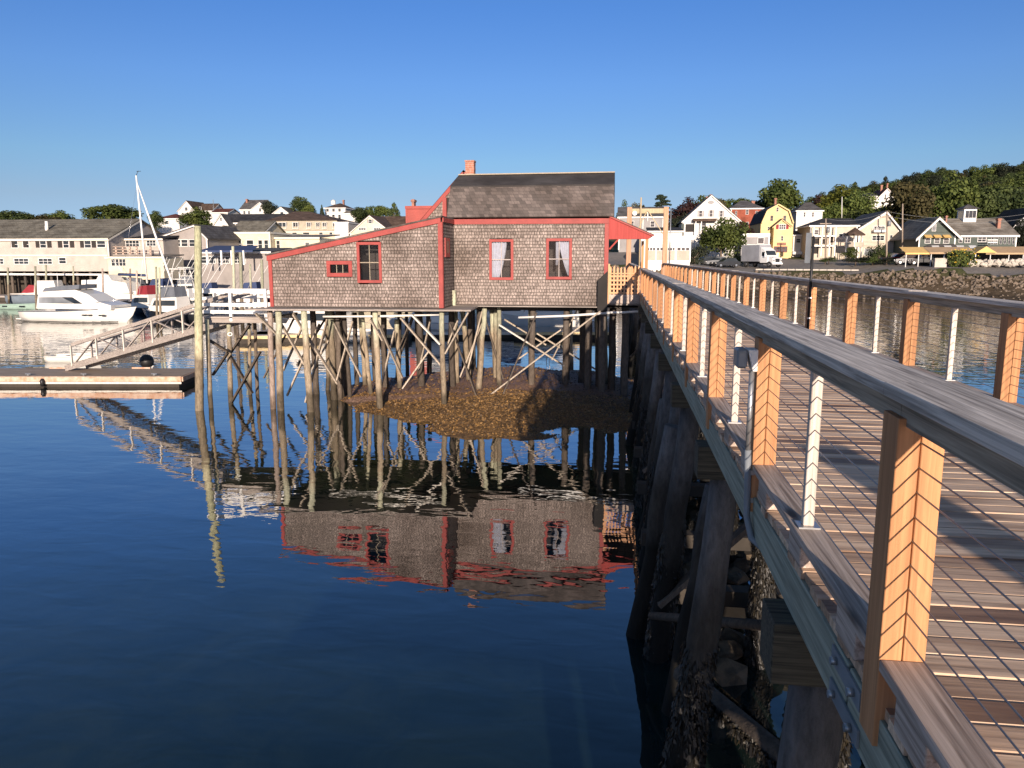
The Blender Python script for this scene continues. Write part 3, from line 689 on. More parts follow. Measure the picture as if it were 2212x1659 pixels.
# gable ends of the gambrel
EY, BY, RY, RZ, BZ, EZ = 30.38, 31.1, 32.8, 9.28, 8.67, 7.44
def prof(y0): return [(EY,EZ),(BY,BZ),(RY,RZ),(2*RY-BY,BZ),(2*RY-EY,EZ)]
g = MB()
for x in (MX1+0.02, MX0-0.02):
    g.face([(x, yy, zz) for yy, zz in [(30.62,7.3)]+[(p[0]+0.04*(1 if p[0] < RY else -1), p[1]-0.03) for p in prof(0)]+[(35,7.3)]])
g.build('gable_wall', M['shingle'], hs, fix=False)
RXL, RXR = -6.72, -0.20
def roofslab(y0, z0, y1, z1, th, m, name, xl=RXL, xr=RXR, sag=0.0):
    n = Vector((0, -(z1-z0), (y1-y0))).normalized()*th
    if n.z < 0: n = -n
    r_ = MB(); N = 12
    secs = []
    for i in range(N+1):
        t = i/N; x = xl+(xr-xl)*t; s = -sag*math.sin(math.pi*t)
        secs.append([(x,y0,z0+s),(x,y1,z1+s),(x,y1-n.y,z1-n.z+s),(x,y0-n.y,z0-n.z+s)])
    r_.loft(secs, closed=True, smooth=False, caps=True)
    return r_.build(name, m, hs)
lo = roofslab(EY, EZ, BY, BZ, 0.07, M['roof'], 'roof')
roofslab(BY-0.05, BZ+0.015, RY, RZ, 0.06, M['roofdark'], 'roof')
roofslab(2*RY-BY+0.05, BZ+0.01, RY, RZ-0.002, 0.06, M['roofdark'], 'roof'); roofslab(2*RY-EY, EZ, 2*RY-BY, BZ, 0.07, M['roof'], 'roof')
MB().bar((RXL,RY,RZ+0.02),(RXR,RY,RZ+0.035),0.2,0.045).build('ridge_cap', M['subrail'], hs)
# wing roof and rear cross gable
w = MB()
w.prism([(WX0-0.14,5.90+0.03),(WX1+0.05,7.33),(WX1+0.05,7.39),(WX0-0.14,5.90+0.09)], lambda a, b: (a, WY-0.13, b), lambda a, b: (a, 34.2, b)); w.build('roof', M['roof'], hs)
t = MB()
t.prism([(WX0-0.10,5.735),(WX1,7.13),(WX1,7.325),(WX0-0.10,5.925)], lambda a, b: (a, WY-0.10, b), lambda a, b: (a, WY-0.03, b))
t.build('rake_board', M['red'], hs, bevel=0.004)
t = MB(); t.box(WX0-0.06, WX0+0.08, WY-0.065, WY-0.002, 3.98, 5.76); t.build('corner_board', M['red'], hs)
t = MB(); t.box(WX1-0.11, WX1+0.05, WY-0.075, WY-0.024, 3.98, 7.16); t.box(WX1+0.022, WX1+0.06, WY-0.023, WY+0.09, 3.98, 7.16); t.build('corner_board', M['red'], hs)
t = MB(); t.box(WX1+0.025, WX1+0.075, WY+0.09, MY, 7.17, 7.33); t.build('frieze_board', M['red'], hs)
t = MB(); t.box(MX0+0.0, MX1+0.06, MY-0.07, MY-0.022, 7.16, 7.36); t.build('frieze_board', M['red'], hs, bevel=0.004)
t = MB(); t.box(MX1-0.10, MX1+0.06, MY-0.072, MY-0.023, 3.98, 7.155); t.build('corner_board', M['red'], hs)
GY = 33.2
gp = [at(905,480,GY), at(971,407,GY), at(1002,373,GY)]
ap = gp[2]; base = Vector((gp[0].x, GY, 7.2)); rx = 2*ap.x-base.x
t = MB(); t.face([(base.x,GY,6.2),(rx,GY,6.2),(rx,GY,7.2),(ap.x,GY,ap.z-0.03),(base.x,GY,7.2)]); t.build('gable_wall', M['shingle'], hs)
for (p, q) in ((base, ap), (Vector((rx,GY,7.2)), ap)):
    t = MB(); t.bar((p.x, GY-0.04, p.z+0.05), (q.x, GY-0.04, q.z-0.02), 0.05, 0.16, (0,0,1)); t.build('rake_board', M['red'], hs)
    d = 0.10 if p is base else -0.10
    t = MB(); t.face([(p.x-d,GY-0.12,p.z+0.06),(q.x,GY-0.12,q.z+0.10),(q.x,38,q.z+0.10),(p.x-d,38,p.z+0.06)]); t.build('roof', M['roof'], hs)
t = MB(); c0 = at(956,427,33.0); c1 = at(965,468,33.0); t.box(c0.x, c1.x, 32.95, 33.14, c1.z, c0.z); t.build('corner_board', M['red'], hs)
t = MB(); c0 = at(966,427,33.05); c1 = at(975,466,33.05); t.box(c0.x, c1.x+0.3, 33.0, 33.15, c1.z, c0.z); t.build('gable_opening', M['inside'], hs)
# chimney
t = MB(); N = 14
secs = []
for i in range(N+1):
    z = 8.9+(9.93-8.9)*i/N; k = 0.005*math.sin(i*2.2)
    secs.append([(-6.50-k,33.1,z),(-6.13+k,33.1,z),(-6.13+k,33.5,z),(-6.50-k,33.5,z)])
t.loft(secs, closed=True, smooth=False, caps=True); ch = t.build('chimney', M['brick'], hs)
t = MB(); t.box(-6.52,-6.11,33.08,33.52,9.86,9.93); t.build('chimney_cap', M['brickpale'] if 'brickpale' in M else M['brick'], ch)
# windows
fo, r1 = window(*wins[0], MY, 2, 2, True); fo2, r2 = window(*wins[1], MY, 2, 2, True)
def drape(fo, x0, x1, xe, y, z0, z1, ztie=None):
    # a pleated curtain drawn to one side at its foot
    n = 26; d = MB(); secs = []
    for j in range(9):
        t = j/8; z = z1+(z0-z1)*t; e = x1+(xe-x1)*(t**1.5)
        secs.append([(x0+(e-x0)*i/n, y+0.05*math.sin(i*1.25+0.6*t), z) for i in range(n+1)])
    d.loft(secs); d.build('curtain', M['curtain'], fo, fix=False)
drape(fo, r1[0]-0.02, r1[0]+0.58, r1[0]+0.30, MY+0.10, r1[2], r1[3])
drape(fo2, r2[1]+0.02, r2[1]-0.42, r2[1]-0.06, MY+0.10, r2[2]+0.05, r2[3]); drape(fo2, r2[0]+0.26, r2[0]+0.44, r2[0]+0.34, MY+0.11, r2[2]+0.45, r2[3])
window(*wins[2], WY, 2, 2); window(*wins[3], WY, 3, 1, None, 0.14)
# small red window in the side of the wing
t = MB(); t.box(WX1+0.01, WX1+0.06, 28.96, 29.72, 5.88, 6.60); sw = t.build('window', M['red'], hs)
t = MB(); t.face([(WX1+0.063,29.12,6.02),(WX1+0.063,29.58,6.02),(WX1+0.063,29.58,6.48),(WX1+0.063,29.12,6.48)]); t.build('pane', M['redpane'] if 'redpane' in M else M['brick'], sw)
# porch over the doorway onto the bridge
t = MB(); t.prism([(MX1+0.06,6.56),(MX1+0.06,7.36),(-0.26,7.36),(1.27,6.68),(1.15,6.57)], lambda a, b: (a, 30.50, b), lambda a, b: (a, 30.54, b)); t.build('porch_gable', M['redboard'], hs)
t = MB(); t.prism([(-0.40,7.43),(1.33,6.68),(1.36,6.73),(-0.38,7.49)], lambda a, b: (a, 30.44, b), lambda a, b: (a, 36.0, b)); t.build('porch_roof', M['roof'], hs)
t = MB(); t.bar((-0.36,30.46,7.42),(1.34,30.46,6.675),0.05,0.05); t.build('rake_board', M['redpale'] if 'redpale' in M else M['red'], hs)
t = MB(); t.box(-0.36, 1.12, 30.545, 30.60, 6.56, 6.64); t.build('porch_beam', M['red'], hs)
t = MB(); t.box(1.04, 1.15, 30.55, 30.66, DK, 6.56); t.build('porch_post', M['post'], hs, bevel=0.004)
t = MB(); t.box(1.04, 1.15, 35.8, 35.91, DK, 6.60); t.build('porch_post', M['post'], hs)
t = MB(); t.bar((-0.34,30.58,6.18),(0.0,30.58,6.56),0.06,0.08,(0,1,0)); t.build('porch_brace', M['redboard'], hs)
# black bulkhead at the corner
t = MB(); t.prism([(-0.76,3.80),(-0.37,3.80),(-0.37,5.36),(-0.76,5.0)], lambda a, b: (a, 30.25, b), lambda a, b: (a, 30.52, b)); t.build('bulkhead', M['blackwood'], hs, bevel=0.006)
t = MB(); q0 = at(972,627,30.4); q1 = at(985,661,30.4); t.box(q0.x, q1.x, 30.3, 30.5, 3.97, q0.z); t.build('corner_post', M['greenpost'] if 'greenpost' in M else M['pile'], hs)

# lattice fence with pointed pickets between the house and the bridge
gt = thing('lattice_gate', 'orange cedar lattice gate with pointed pickets between the house and bridge railing', 'gate', (0.25, 30.45, 4.1))
t = MB()
for i in range(9):
    x = -0.27+i*0.135; zt = 5.52+rnd.uniform(-0.03, 0.05); w = 0.062
    t.prism([(x-w/2,4.10),(x+w/2,4.10),(x+w/2,zt-0.07),(x,zt),(x-w/2,zt-0.07)], lambda a, b: (a, 30.46, b), lambda a, b: (a, 30.485, b))
t.build('picket', M['gatewood'], gt)
t = MB()
for z in (4.50, 4.66, 4.82, 4.98, 5.14): t.box(-0.31, 0.86, 30.435, 30.458, z-0.03, z+0.035)
t.box(-0.36, 0.86, 30.40, 30.458, 5.235, 5.275)
t.build('slat', M['gatewood'], gt)
t = MB(); t.box(-0.37, -0.30, 30.42, 30.49, 4.08, 5.62); t.build('gate_post', M['gatewood'], gt)
t = MB(); t.box(0.42, 0.55, 30.42, 30.457, 4.45, 5.5); t.build('gate_post', M['gatewood'], gt)
t = MB(); t.box(-0.32, 0.87, 30.40, 30.434, 4.09, 4.44); t.build('kick_board', M['curb'], gt)

# ------------------------------------------------------------------ pier under the house
pr = thing('house_pier', 'crowd of weathered timber piles and leaning braces carrying the shingled house', 'pier', (-6.5, 31, 0))
t = MB()
t.prism([(-13.85,27.35),(-5.35,28.02),(-5.52,30.55),(-6.50,30.55),(-6.50,35),(-13.5,35),(-13.6,28.6)], lambda a, b: (a, b, 3.955), lambda a, b: (a, b, 3.895)); t.build('ledge_planking', M['weathered'], pr)
t = MB(); t.box(-6.49, -0.42, 30.30, 30.58, 3.93, 3.965); t.build('ledge_planking', M['weathered'], pr)
t = MB()
for y, x1_ in ((29.7, -6.6), (31.5, -0.4), (35.0, -0.4)): t.box(-13.4, x1_, y-0.12, y+0.12, 3.74, 3.89)
t.build('floor_beam', M['darkwood'], pr)
t = MB()
x = -13.2
while x < -0.4:
    t.box(x-0.05, x+0.05, 28.7 if x < -6.5 else 31.7, 35.1, 3.80, 3.885); x += 0.9
t.build('joist', M['darkwood'], pr)
t = MB(); t.box(-6.4, 0.9, 30.66, 35.2, 3.90, 3.935); t.build('floor', M['darkwood'], pr)
t = MB(); t.box(-0.40, 0.88, 30.5, 37, 4.02, 4.09); t.build('porch_deck', M['weathered'], pr)
def pile2(xt, yt, xb, yb, wpx, m='pile', name='pile'):
    """a pile between two surveyed points; its foot stands where it meets the tide"""
    p = onz(xb, yb, 0.02); Y = p.y
    q = at(xt, yt, Y-0.02)
    q.z = min(max(q.z, 1.5), 3.88); r = wpx/1662*Y/2*1.18
    foot = p+(p-q)*0.22
    pts, rr = wob(q, foot, r*0.92, r*1.1, 9, 0.018)
    return MB().tube(pts, rr, 12).build(name, M[m], pr, fix=False)
F = [(583,668,590.5,882,11,'pilepale'),(601,668,606,885,13,'pile'),(656,668,671,888,13,'pile'),(713,668,722,862,12,'pile'),(729,668,734,862,9,'piledark'),
     (766,675,771,838,9,'piledark'),(810,668,821,886,11.5,'pile'),(857,690,864,855,9,'pile'),(954,668,959,888,10,'pile'),(984,668,987,852,10,'pile'),
     (1022,668,1024,810,7.5,'piledark'),(1072,664,1071,852,10,'pile'),(1147,664,1149,852,11,'pile'),(1228,664,1230,803,14,'pile'),(1290,664,1293,852,10.5,'pile'),
     (1306,664,1307,850,10,'pile'),(1004,740,1000,800,6,'pile'),(899,668,905,812,8,'piledark'),(925,668,928,806,9,'piledark'),(878,668,880,808,7,'piledark')]
for f in F: pile2(*f)
for x in [-13.0+1.55*i for i in range(9)]:
    for y in (31.6, 34.6):
        if rnd.random() < 0.12: continue
        xx = x+rnd.uniform(-0.3, 0.3)
        pts, rr = wob((xx, y, 3.9), (xx+rnd.uniform(-0.15, 0.15), y, -0.8), 0.12, 0.15, 8, 0.02)
        MB().tube(pts, rr, 10).build('pile', M['piledark'], pr, fix=False)  # rear rows in darker wood: shade under the house put into the colour
for x, y in ((-1.1,31.2),(-0.55,31.0),(-0.15,31.4),(-1.4,33),(0.35,31.2)):
    pts, rr = wob((x, y, 3.9), (x, y, -0.6), 0.14, 0.17, 8, 0.02); MB().tube(pts, rr, 10).build('pile', M['piledark'], pr, fix=False)
def brace2(x0, y0, x1, y1, w, Y0, Y1, m='brace'):
    p = at(x0, y0, Y0); q = at(x1, y1, Y1)
    return MB().bar(p, q, 0.055, w, (0,1,0)).build('brace', M[m], pr)
brace2(1078,701,1140,740,0.17,30.3,30.4,'bracewhite'); brace2(1140,740,1219,790,0.15,30.45,30.6)  # one brace: sunlit length given a pale colour, the rest a darker one
brace2(1060,852,1297,672,0.17,30.0,29.6)
brace2(891,681,951,744,0.17,28.0,28.0,'bracewhite'); brace2(962,764,1012,675,0.18,28.0,28.0)  # pale brace carries its sunlight in the colour
brace2(870,839,927,758,0.17,29.0,29.0); brace2(865,686,962,800,0.13,28.4,29.2)
brace2(604,694,661,792,0.15,28.1,28.5); brace2(552,677,606,730,0.15,27.8,28.0)
brace2(633,678,729,828,0.16,27.9,29.4); brace2(722,698,780,814,0.14,28.6,29.0); brace2(762,694,726,828,0.13,29.8,29.4)
brace2(813,690,869,815,0.14,28.3,29.8); brace2(800,690,826,735,0.14,28.0,28.3); brace2(852,716,824,832,0.13,30.5,29.2)
brace2(707,690,660,870,0.16,29.4,28.3); brace2(612,800,660,690,0.13,29.0,30.5); brace2(690,700,620,855,0.13,30.3,28.9)
brace2(1090,690,1180,745,0.15,33.5,33.5); brace2(1230,700,1120,775,0.14,32.5,32.5); brace2(1160,720,1290,800,0.15,33,33)
brace2(990,690,960,760,0.12,31,30.5); brace2(930,690,905,800,0.12,31,30); brace2(1042,672,1010,800,0.12,31,31)
rb = random.Random(17)
for k in range(14):                                     # more old timber farther in
    xx = rb.uniform(-13, -1.0); yy = rb.uniform(29.6, 34); lean = rb.uniform(-0.5, 0.5)
    pts, rr = wob((xx, yy, 3.88), (xx+lean, yy+rb.uniform(-.3,.3), -0.7), rb.uniform(0.07, 0.12), rb.uniform(0.09, 0.14), 8, 0.03)
    MB().tube(pts, rr, 9).build('pile', M[rb.choice(['pile','piledark','pile'])], pr, fix=False)
for k in range(11):
    xx = rb.uniform(-13, -4.5) if k < 9 else rb.uniform(-4.5, -0.8); yy = rb.uniform(28.6, 33.5); d = rb.choice((-1,1))*rb.uniform(0.6, 1.7); zb_ = rb.uniform(0.2, 1.8)
    MB().bar((xx, yy, rb.uniform(3.2, 3.8)), (xx+d, yy+rb.uniform(-.2,.2), zb_), 0.05, rb.uniform(0.09, 0.16), (0,1,0)).build('brace', M['piledark' if k % 3 else 'brace'], pr)
for (xa, ya, xb, yb, Y) in ((698,684,960,679,28.9),(1120,686,1318,676,30.1),(1310,675,1385,672,30.3)):
    MB().tube([at(xa,ya,Y), at((xa+xb)/2,(ya+yb)/2+1.5,Y), at(xb,yb,Y)], 0.045, 8).build('pipe', M['white'], pr)

# ------------------------------------------------------------------ little platform, gangway and float to the left
pl = thing('side_platform', 'small timber landing with white railings on piles beside the shingled house', 'platform', (-15, 29.5, 0))
t = MB()
for i in range(11):
    y = 28.35+i*0.26; t.box(-16.45, -13.42, y, y+0.245, 3.52, 3.57)
t.build('platform_deck', M['weathered'], pl)
for yb_ in (28.40, 30.9): MB().box(-16.4,-13.45,yb_,yb_+0.15,3.34,3.515).build('platform_beam', M['weathered'], pl)
def railing(y, x0, x1, z0, zt, posts):
    t = MB()
    for x in posts: MB().box(x-0.055, x+0.055, y-0.05, y+0.05, z0, zt).build('rail_post', M['white'], pl)
    t = MB(); t.box(x0, x1, y-0.11, y+0.07, zt+0.001, zt+0.05)
    for z in (z0+0.30, z0+0.58): t.box(x0, x1, y-0.075, y-0.051, z, z+0.13)
    t.box(x0, x1, y-0.075, y-0.051, zt-0.12, zt-0.001)
    t.build('rail', M['white'], pl)
railing(28.40, -16.45, -13.42, 3.40, 4.62, (-16.36, -14.95, -13.5)); railing(31.0, -16.9, -13.6, 3.57, 4.45, (-16.8, -15.2, -13.7))
def pl_pile(xt, yt, xb, yb, w, m):
    p = onz(xb, yb, 0.02); q = at(xt, yt, p.y); q.z = min(q.z, 3.5); r = w/1662*p.y/2
    pts, rr = wob(q, p+(p-q)*0.2, r*0.95, r*1.1, 8, 0.015); MB().tube(pts, rr, 12).build('pile', M[m], pl, fix=False)
for f in ((447,690,455,879,10,'pile'),(494,690,498,868,11,'pile'),(537,690,541,852,8,'pile'),(550,690,556,850,8,'piledark'),(512,690,516,812,7,'piledark')): pl_pile(*f)
for (a, b, c, d, Y, m) in ((452,735,492,760,28.6,'piledark'),(492,762,460,810,28.6,'piledark'),(540,700,496,765,29.4,'piledark'),(498,770,545,850,29.2,'piledark'),(562,760,500,870,28.9,'piledark')):
    MB().bar(at(a,b,Y), at(c,d,Y), 0.07, 0.17, (0,1,0)).build('brace', M[m], pl)
MB().tube([at(502,722,28.2)+Vector((0.09*math.cos(t_)-0.1, 0.02*math.sin(t_), 0.06*math.sin(t_))) for t_ in [x*0.5 for x in range(14)]], 0.022, 6).build('rope', M['white'], pl)
mp_ = MB(); p = onz(431,885,0.02); q = at(427,488,p.y)
pts, rr = wob(q, p+(p-q)*0.12, 0.125, 0.17, 10, 0.01); mp_.tube(pts, rr, 14); o = mp_.build('mooring_pole', M['poletall'], fix=False)
rebase(o, (p.x, p.y, 0)); tag(o, 'tall yellowish green mooring pole rising beside the white railed landing', 'mooring pole')
# float
FR, BR_, BL, FL = Vector((-19.7,32.45,0)), Vector((-20.1,35.0,0)), Vector((-33.5,33.25,0)), Vector((-33.1,30.65,0))
ft = thing('landing_float', 'long flat brown timber float lying on the water below the gangway', 'float', (-26, 32, 0))
def slab(mb, pts, z0, z1): mb.prism([(p.x, p.y) for p in pts], lambda a, b: (a, b, z0), lambda a, b: (a, b, z1))
M['floatdeck'] = wood('float deck', (0.24,0.18,0.135), (0.46,0.365,0.285), 'X', 0.85, 0.5, 0.2, 0.3)
t = MB(); slab(t, [FR, BR_, BL, FL], 0.455, 0.50); t.build('float_deck', M['floatdeck'], ft)
t = MB(); n_ = (FR-FL).normalized(); o_ = Vector((0.03,-0.05,0))
t.bar((FL+o_).to_tuple()[:2]+(0.37,), (FR+o_).to_tuple()[:2]+(0.37,), 0.07, 0.22); t.bar((FR-Vector((-.05,0,0))).to_tuple()[:2]+(0.37,), BR_.to_tuple()[:2]+(0.37,), 0.07, 0.22)
t.build('side_timber', M['rust'], ft, bevel=0.008)
t = MB(); t.bar((FL+o_*0.7).to_tuple()[:2]+(0.20,), (FR+o_*0.7).to_tuple()[:2]+(0.20,), 0.05, 0.09); t.build('side_timber', M['bracewhite'], ft)
t = MB(); sh = [v.lerp(Vector((-26.6,32.9,0)), 0.02) for v in (FR,BR_,BL,FL)]; slab(t, sh, -0.3, 0.45); t.build('float_body', M['darkwood'], ft)
for fx in (0.35, 0.537):
    c = FL.lerp(FR, fx); MB().tube([(c.x,c.y-0.16,0.42),(c.x,c.y-0.17,0.30),(c.x,c.y-0.17,0.06)], [0.05,0.11,0.08], 8).build('fender', M['black'], ft)
for k in range(3):
    c = BL.lerp(BR_, 0.15+0.3*k); MB().bar((c.x,c.y-0.1,0.53),(c.x+0.9,c.y,0.53),0.1,0.08).build('toe_rail', M['rust'], ft)
for fx in (0.12, 0.3, 0.47, 0.66, 0.9):                   # mooring cleats along the front edge
    c = FL.lerp(FR, fx)+Vector((0,0.22,0)); t = MB(); t.box(c.x-0.04,c.x+0.04,c.y-0.03,c.y+0.03,0.501,0.56); t.box(c.x-0.14,c.x+0.14,c.y-0.025,c.y+0.025,0.561,0.595); t.build('cleat', M['steel'], ft)
# gangway
gw = thing('gangway', 'sloping grey timber gangway with cross braced sides leading down to the float', 'gangway', (-26.2, 33.7, 0.5))
A0, A1 = Vector((-26.2,33.4,0.60)), Vector((-15.3,29.0,3.40)); off = Vector((0.35,0.98,0))
hgt = 1.02
for k, o_ in enumerate((Vector((0,0,0)), off)):
    p, q = A0+o_, A1+o_; up = Vector((0,0,hgt))
    MB().bar(p, q, 0.07, 0.26).build('bottom_beam', M['weathered'], gw)
    p2, q2 = p+up+(q-p)*0.06, q+up; MB().bar(p2, q2, 0.10, 0.13 if k else 0.15).build('hand_rail', M['weathered'], gw)
    for i in range(6):
        b0 = p+(q-p)*(0.05+i*0.175); MB().bar(b0, b0+up+(q-p)*0.0, 0.05, 0.10, (0,1,0)).build('upright', M['bracewhite' if k == 0 else 'weathered'], gw)
    for i in range(5):
        b0 = p+(q-p)*(0.05+i*0.175); b1 = p+(q-p)*(0.05+(i+1)*0.175)
        if i % 2 == 0: MB().bar(b0, b1+up, 0.04, 0.10, (0,1,0)).build('diagonal', M['weathered'], gw)
        else: MB().bar(b0+up, b1, 0.04, 0.10, (0,1,0)).build('diagonal', M['weathered'], gw)
t = MB(); d_ = (A1-A0)
for i in range(46):
    c = A0+d_*(i+0.5)/46+Vector((0,0,0.14)); t.bar(c+off*0.04, c+off*0.96, 0.22, 0.03, (0,0,1))
t.build('walkway', M['weathered'], gw)
# barrel like black buoy on the float
bq = onz(327,790,0.5); t = MB(); t.tube([(bq.x,bq.y-0.35,0.50),(bq.x,bq.y-0.35,0.58),(bq.x,bq.y-0.35,0.80),(bq.x,bq.y-0.35,0.98),(bq.x,bq.y-0.35,1.08),(bq.x,bq.y-0.35,1.12)], [0.2,0.30,0.34,0.28,0.15,0.04], 14)
o = t.build('mooring_buoy', M['bluecover'] if 'bluecover' in M else M['black'], fix=False); rebase(o, (bq.x,bq.y-0.35,0.5)); tag(o, 'round black buoy sitting on the back edge of the float', 'buoy')
# ------------------------------------------------------------------ the town: builders
PADS = []
def sid(n, c, rh=0.3): M[n] = siding(n, c, rh); return M[n]
sid('white clapboard', (0.66,0.64,0.60)); sid('cream clapboard', (0.66,0.58,0.42)); sid('tan shingle wall', (0.46,0.41,0.36)); sid('yellow clapboard', (0.68,0.50,0.22))
sid('grey clapboard', (0.25,0.24,0.24)); sid('dark green clapboard', (0.035,0.055,0.045)); sid('beige clapboard', (0.50,0.43,0.34)); sid('black clapboard', (0.035,0.036,0.04))
sid('weathered wall', (0.30,0.27,0.25)); sid('barn red wall', (0.33,0.055,0.04)); sid('mansard shingles', (0.42,0.37,0.28)); sid('pink door panel', (0.48,0.36,0.29))
M['brickwall'] = shingle('red brick wall', (0.34,0.085,0.05), (0.26,0.065,0.04), (0.22,0.10,0.07), 0.4, 0.15, 1.0, 0.2, 0.012)
for n, a, b in (('slate', (0.13,0.125,0.125), (0.10,0.095,0.095)), ('brownroof', (0.125,0.085,0.065), (0.095,0.065,0.05)), ('oliveroof', (0.20,0.185,0.15), (0.155,0.145,0.12)), ('darkroof', (0.05,0.05,0.055), (0.04,0.04,0.044)), ('sandroof', (0.25,0.225,0.19), (0.20,0.18,0.155)), ('redroof', (0.16,0.06,0.045), (0.12,0.045,0.035))):
    M[n] = shingle(n, a, b, tuple(x*0.6 for x in b), 0.9, 0.35, 1.0, 0.3, 0.03, 0.15)
M['awning'] = paint('yellow awning cloth', (0.66,0.44,0.16), 0.8, 0.1, 2)
M['tent'] = paint('tan tent cloth', (0.42,0.29,0.17), 0.8, 0.1, 1)
M['bluecover'] = paint('navy canvas', (0.035,0.055,0.13), 0.8, 0.12, 1.5)
M['redcover'] = paint('red canvas', (0.26,0.025,0.035), 0.8, 0.12, 1.5)
M['greycover'] = paint('grey canvas', (0.13,0.145,0.17), 0.8, 0.15, 1.5)
M['concrete'] = paint('pale concrete', (0.48,0.44,0.38), 0.85, 0.12, 0.6)
M['trim'] = paint('cream trim', (0.74,0.69,0.58), 0.5, 0.05)
M['rubber'] = paint('tyre rubber', (0.02,0.02,0.02), 0.8, 0.1)
M['chrome'] = paint('bright metal', (0.6,0.6,0.6), 0.25, 0.05, 3, metal=0.9)
M['truckgrey'] = paint('grey truck box', (0.30,0.31,0.34), 0.45, 0.1, 0.8)
M['carblack'] = paint('dark car paint', (0.03,0.032,0.036), 0.25, 0.05); M['cargrey'] = paint('grey car paint', (0.20,0.21,0.22), 0.25, 0.05)
M['carred'] = paint('red car paint', (0.35,0.03,0.02), 0.3, 0.05); M['carwhite'] = paint('white car paint', (0.78,0.78,0.76), 0.3, 0.04)
M['mintgreen'] = paint('pale green hull', (0.30,0.42,0.36), 0.4, 0.1); M['tealhull'] = paint('grey blue hull', (0.16,0.20,0.24), 0.35, 0.1)
M['varnish'] = wood('varnished wood', (0.30,0.13,0.05), (0.46,0.23,0.10), 'X', 0.35, 0.6, 0.1, 0.1)
M['orangehull'] = paint('orange brown transom', (0.40,0.14,0.05), 0.4, 0.1); M['blackhull'] = paint('black hull', (0.014,0.016,0.02), 0.25, 0.1)
M['yellowdock'] = wood('new dock timber', (0.50,0.36,0.17), (0.66,0.52,0.30), 'X', 0.8, 0.5, 0.15, 0.2)
M['greenpost'] = pile_mat('green old post', (0.25,0.25,0.17), (0.25,0.25,0.17), (0.2,0.2,0.15), 0, 2)

def win(o, x0, z0, x1, z1, y, cols=1, rows=2, trim='white', pane='pane', t=None, shutters=None, deep=0.06):
    w = x1-x0; h = z1-z0; t = t or min(0.075, 0.08*w); f = MB()
    f.box(x0-t, x1+t, y-deep, y-0.003, z1, z1+t); f.box(x0-t, x1+t, y-deep-0.03, y-0.003, z0-t, z0)
    f.box(x0-t, x0, y-deep, y-0.003, z0, z1); f.box(x1, x1+t, y-deep, y-0.003, z0, z1)
    b = min(0.05, 0.04*w+0.015)
    for i in range(1, cols): xx = x0+w*i/cols; f.box(xx-b/2, xx+b/2, y-deep*0.7, y-0.012, z0, z1)
    for i in range(1, rows): zz = z0+h*i/rows; f.box(x0, x1, y-deep*0.75, y-0.012, zz-b/2, zz+b/2)
    fo = f.build('window', M[trim], o)
    p = MB(); p.face([(x0,y-0.010,z0),(x1,y-0.010,z0),(x1,y-0.010,z1),(x0,y-0.010,z1)]); p.build('pane', M[pane], fo)
    if shutters:
        for a0, a1 in ((x0-t-0.42*w-0.03, x0-t-0.03), (x1+t+0.03, x1+t+0.42*w+0.03)):
            s = MB(); s.box(a0, a1, y-0.05, y-0.004, z0, z1); s.build('shutter', M[shutters], fo)
    return fo
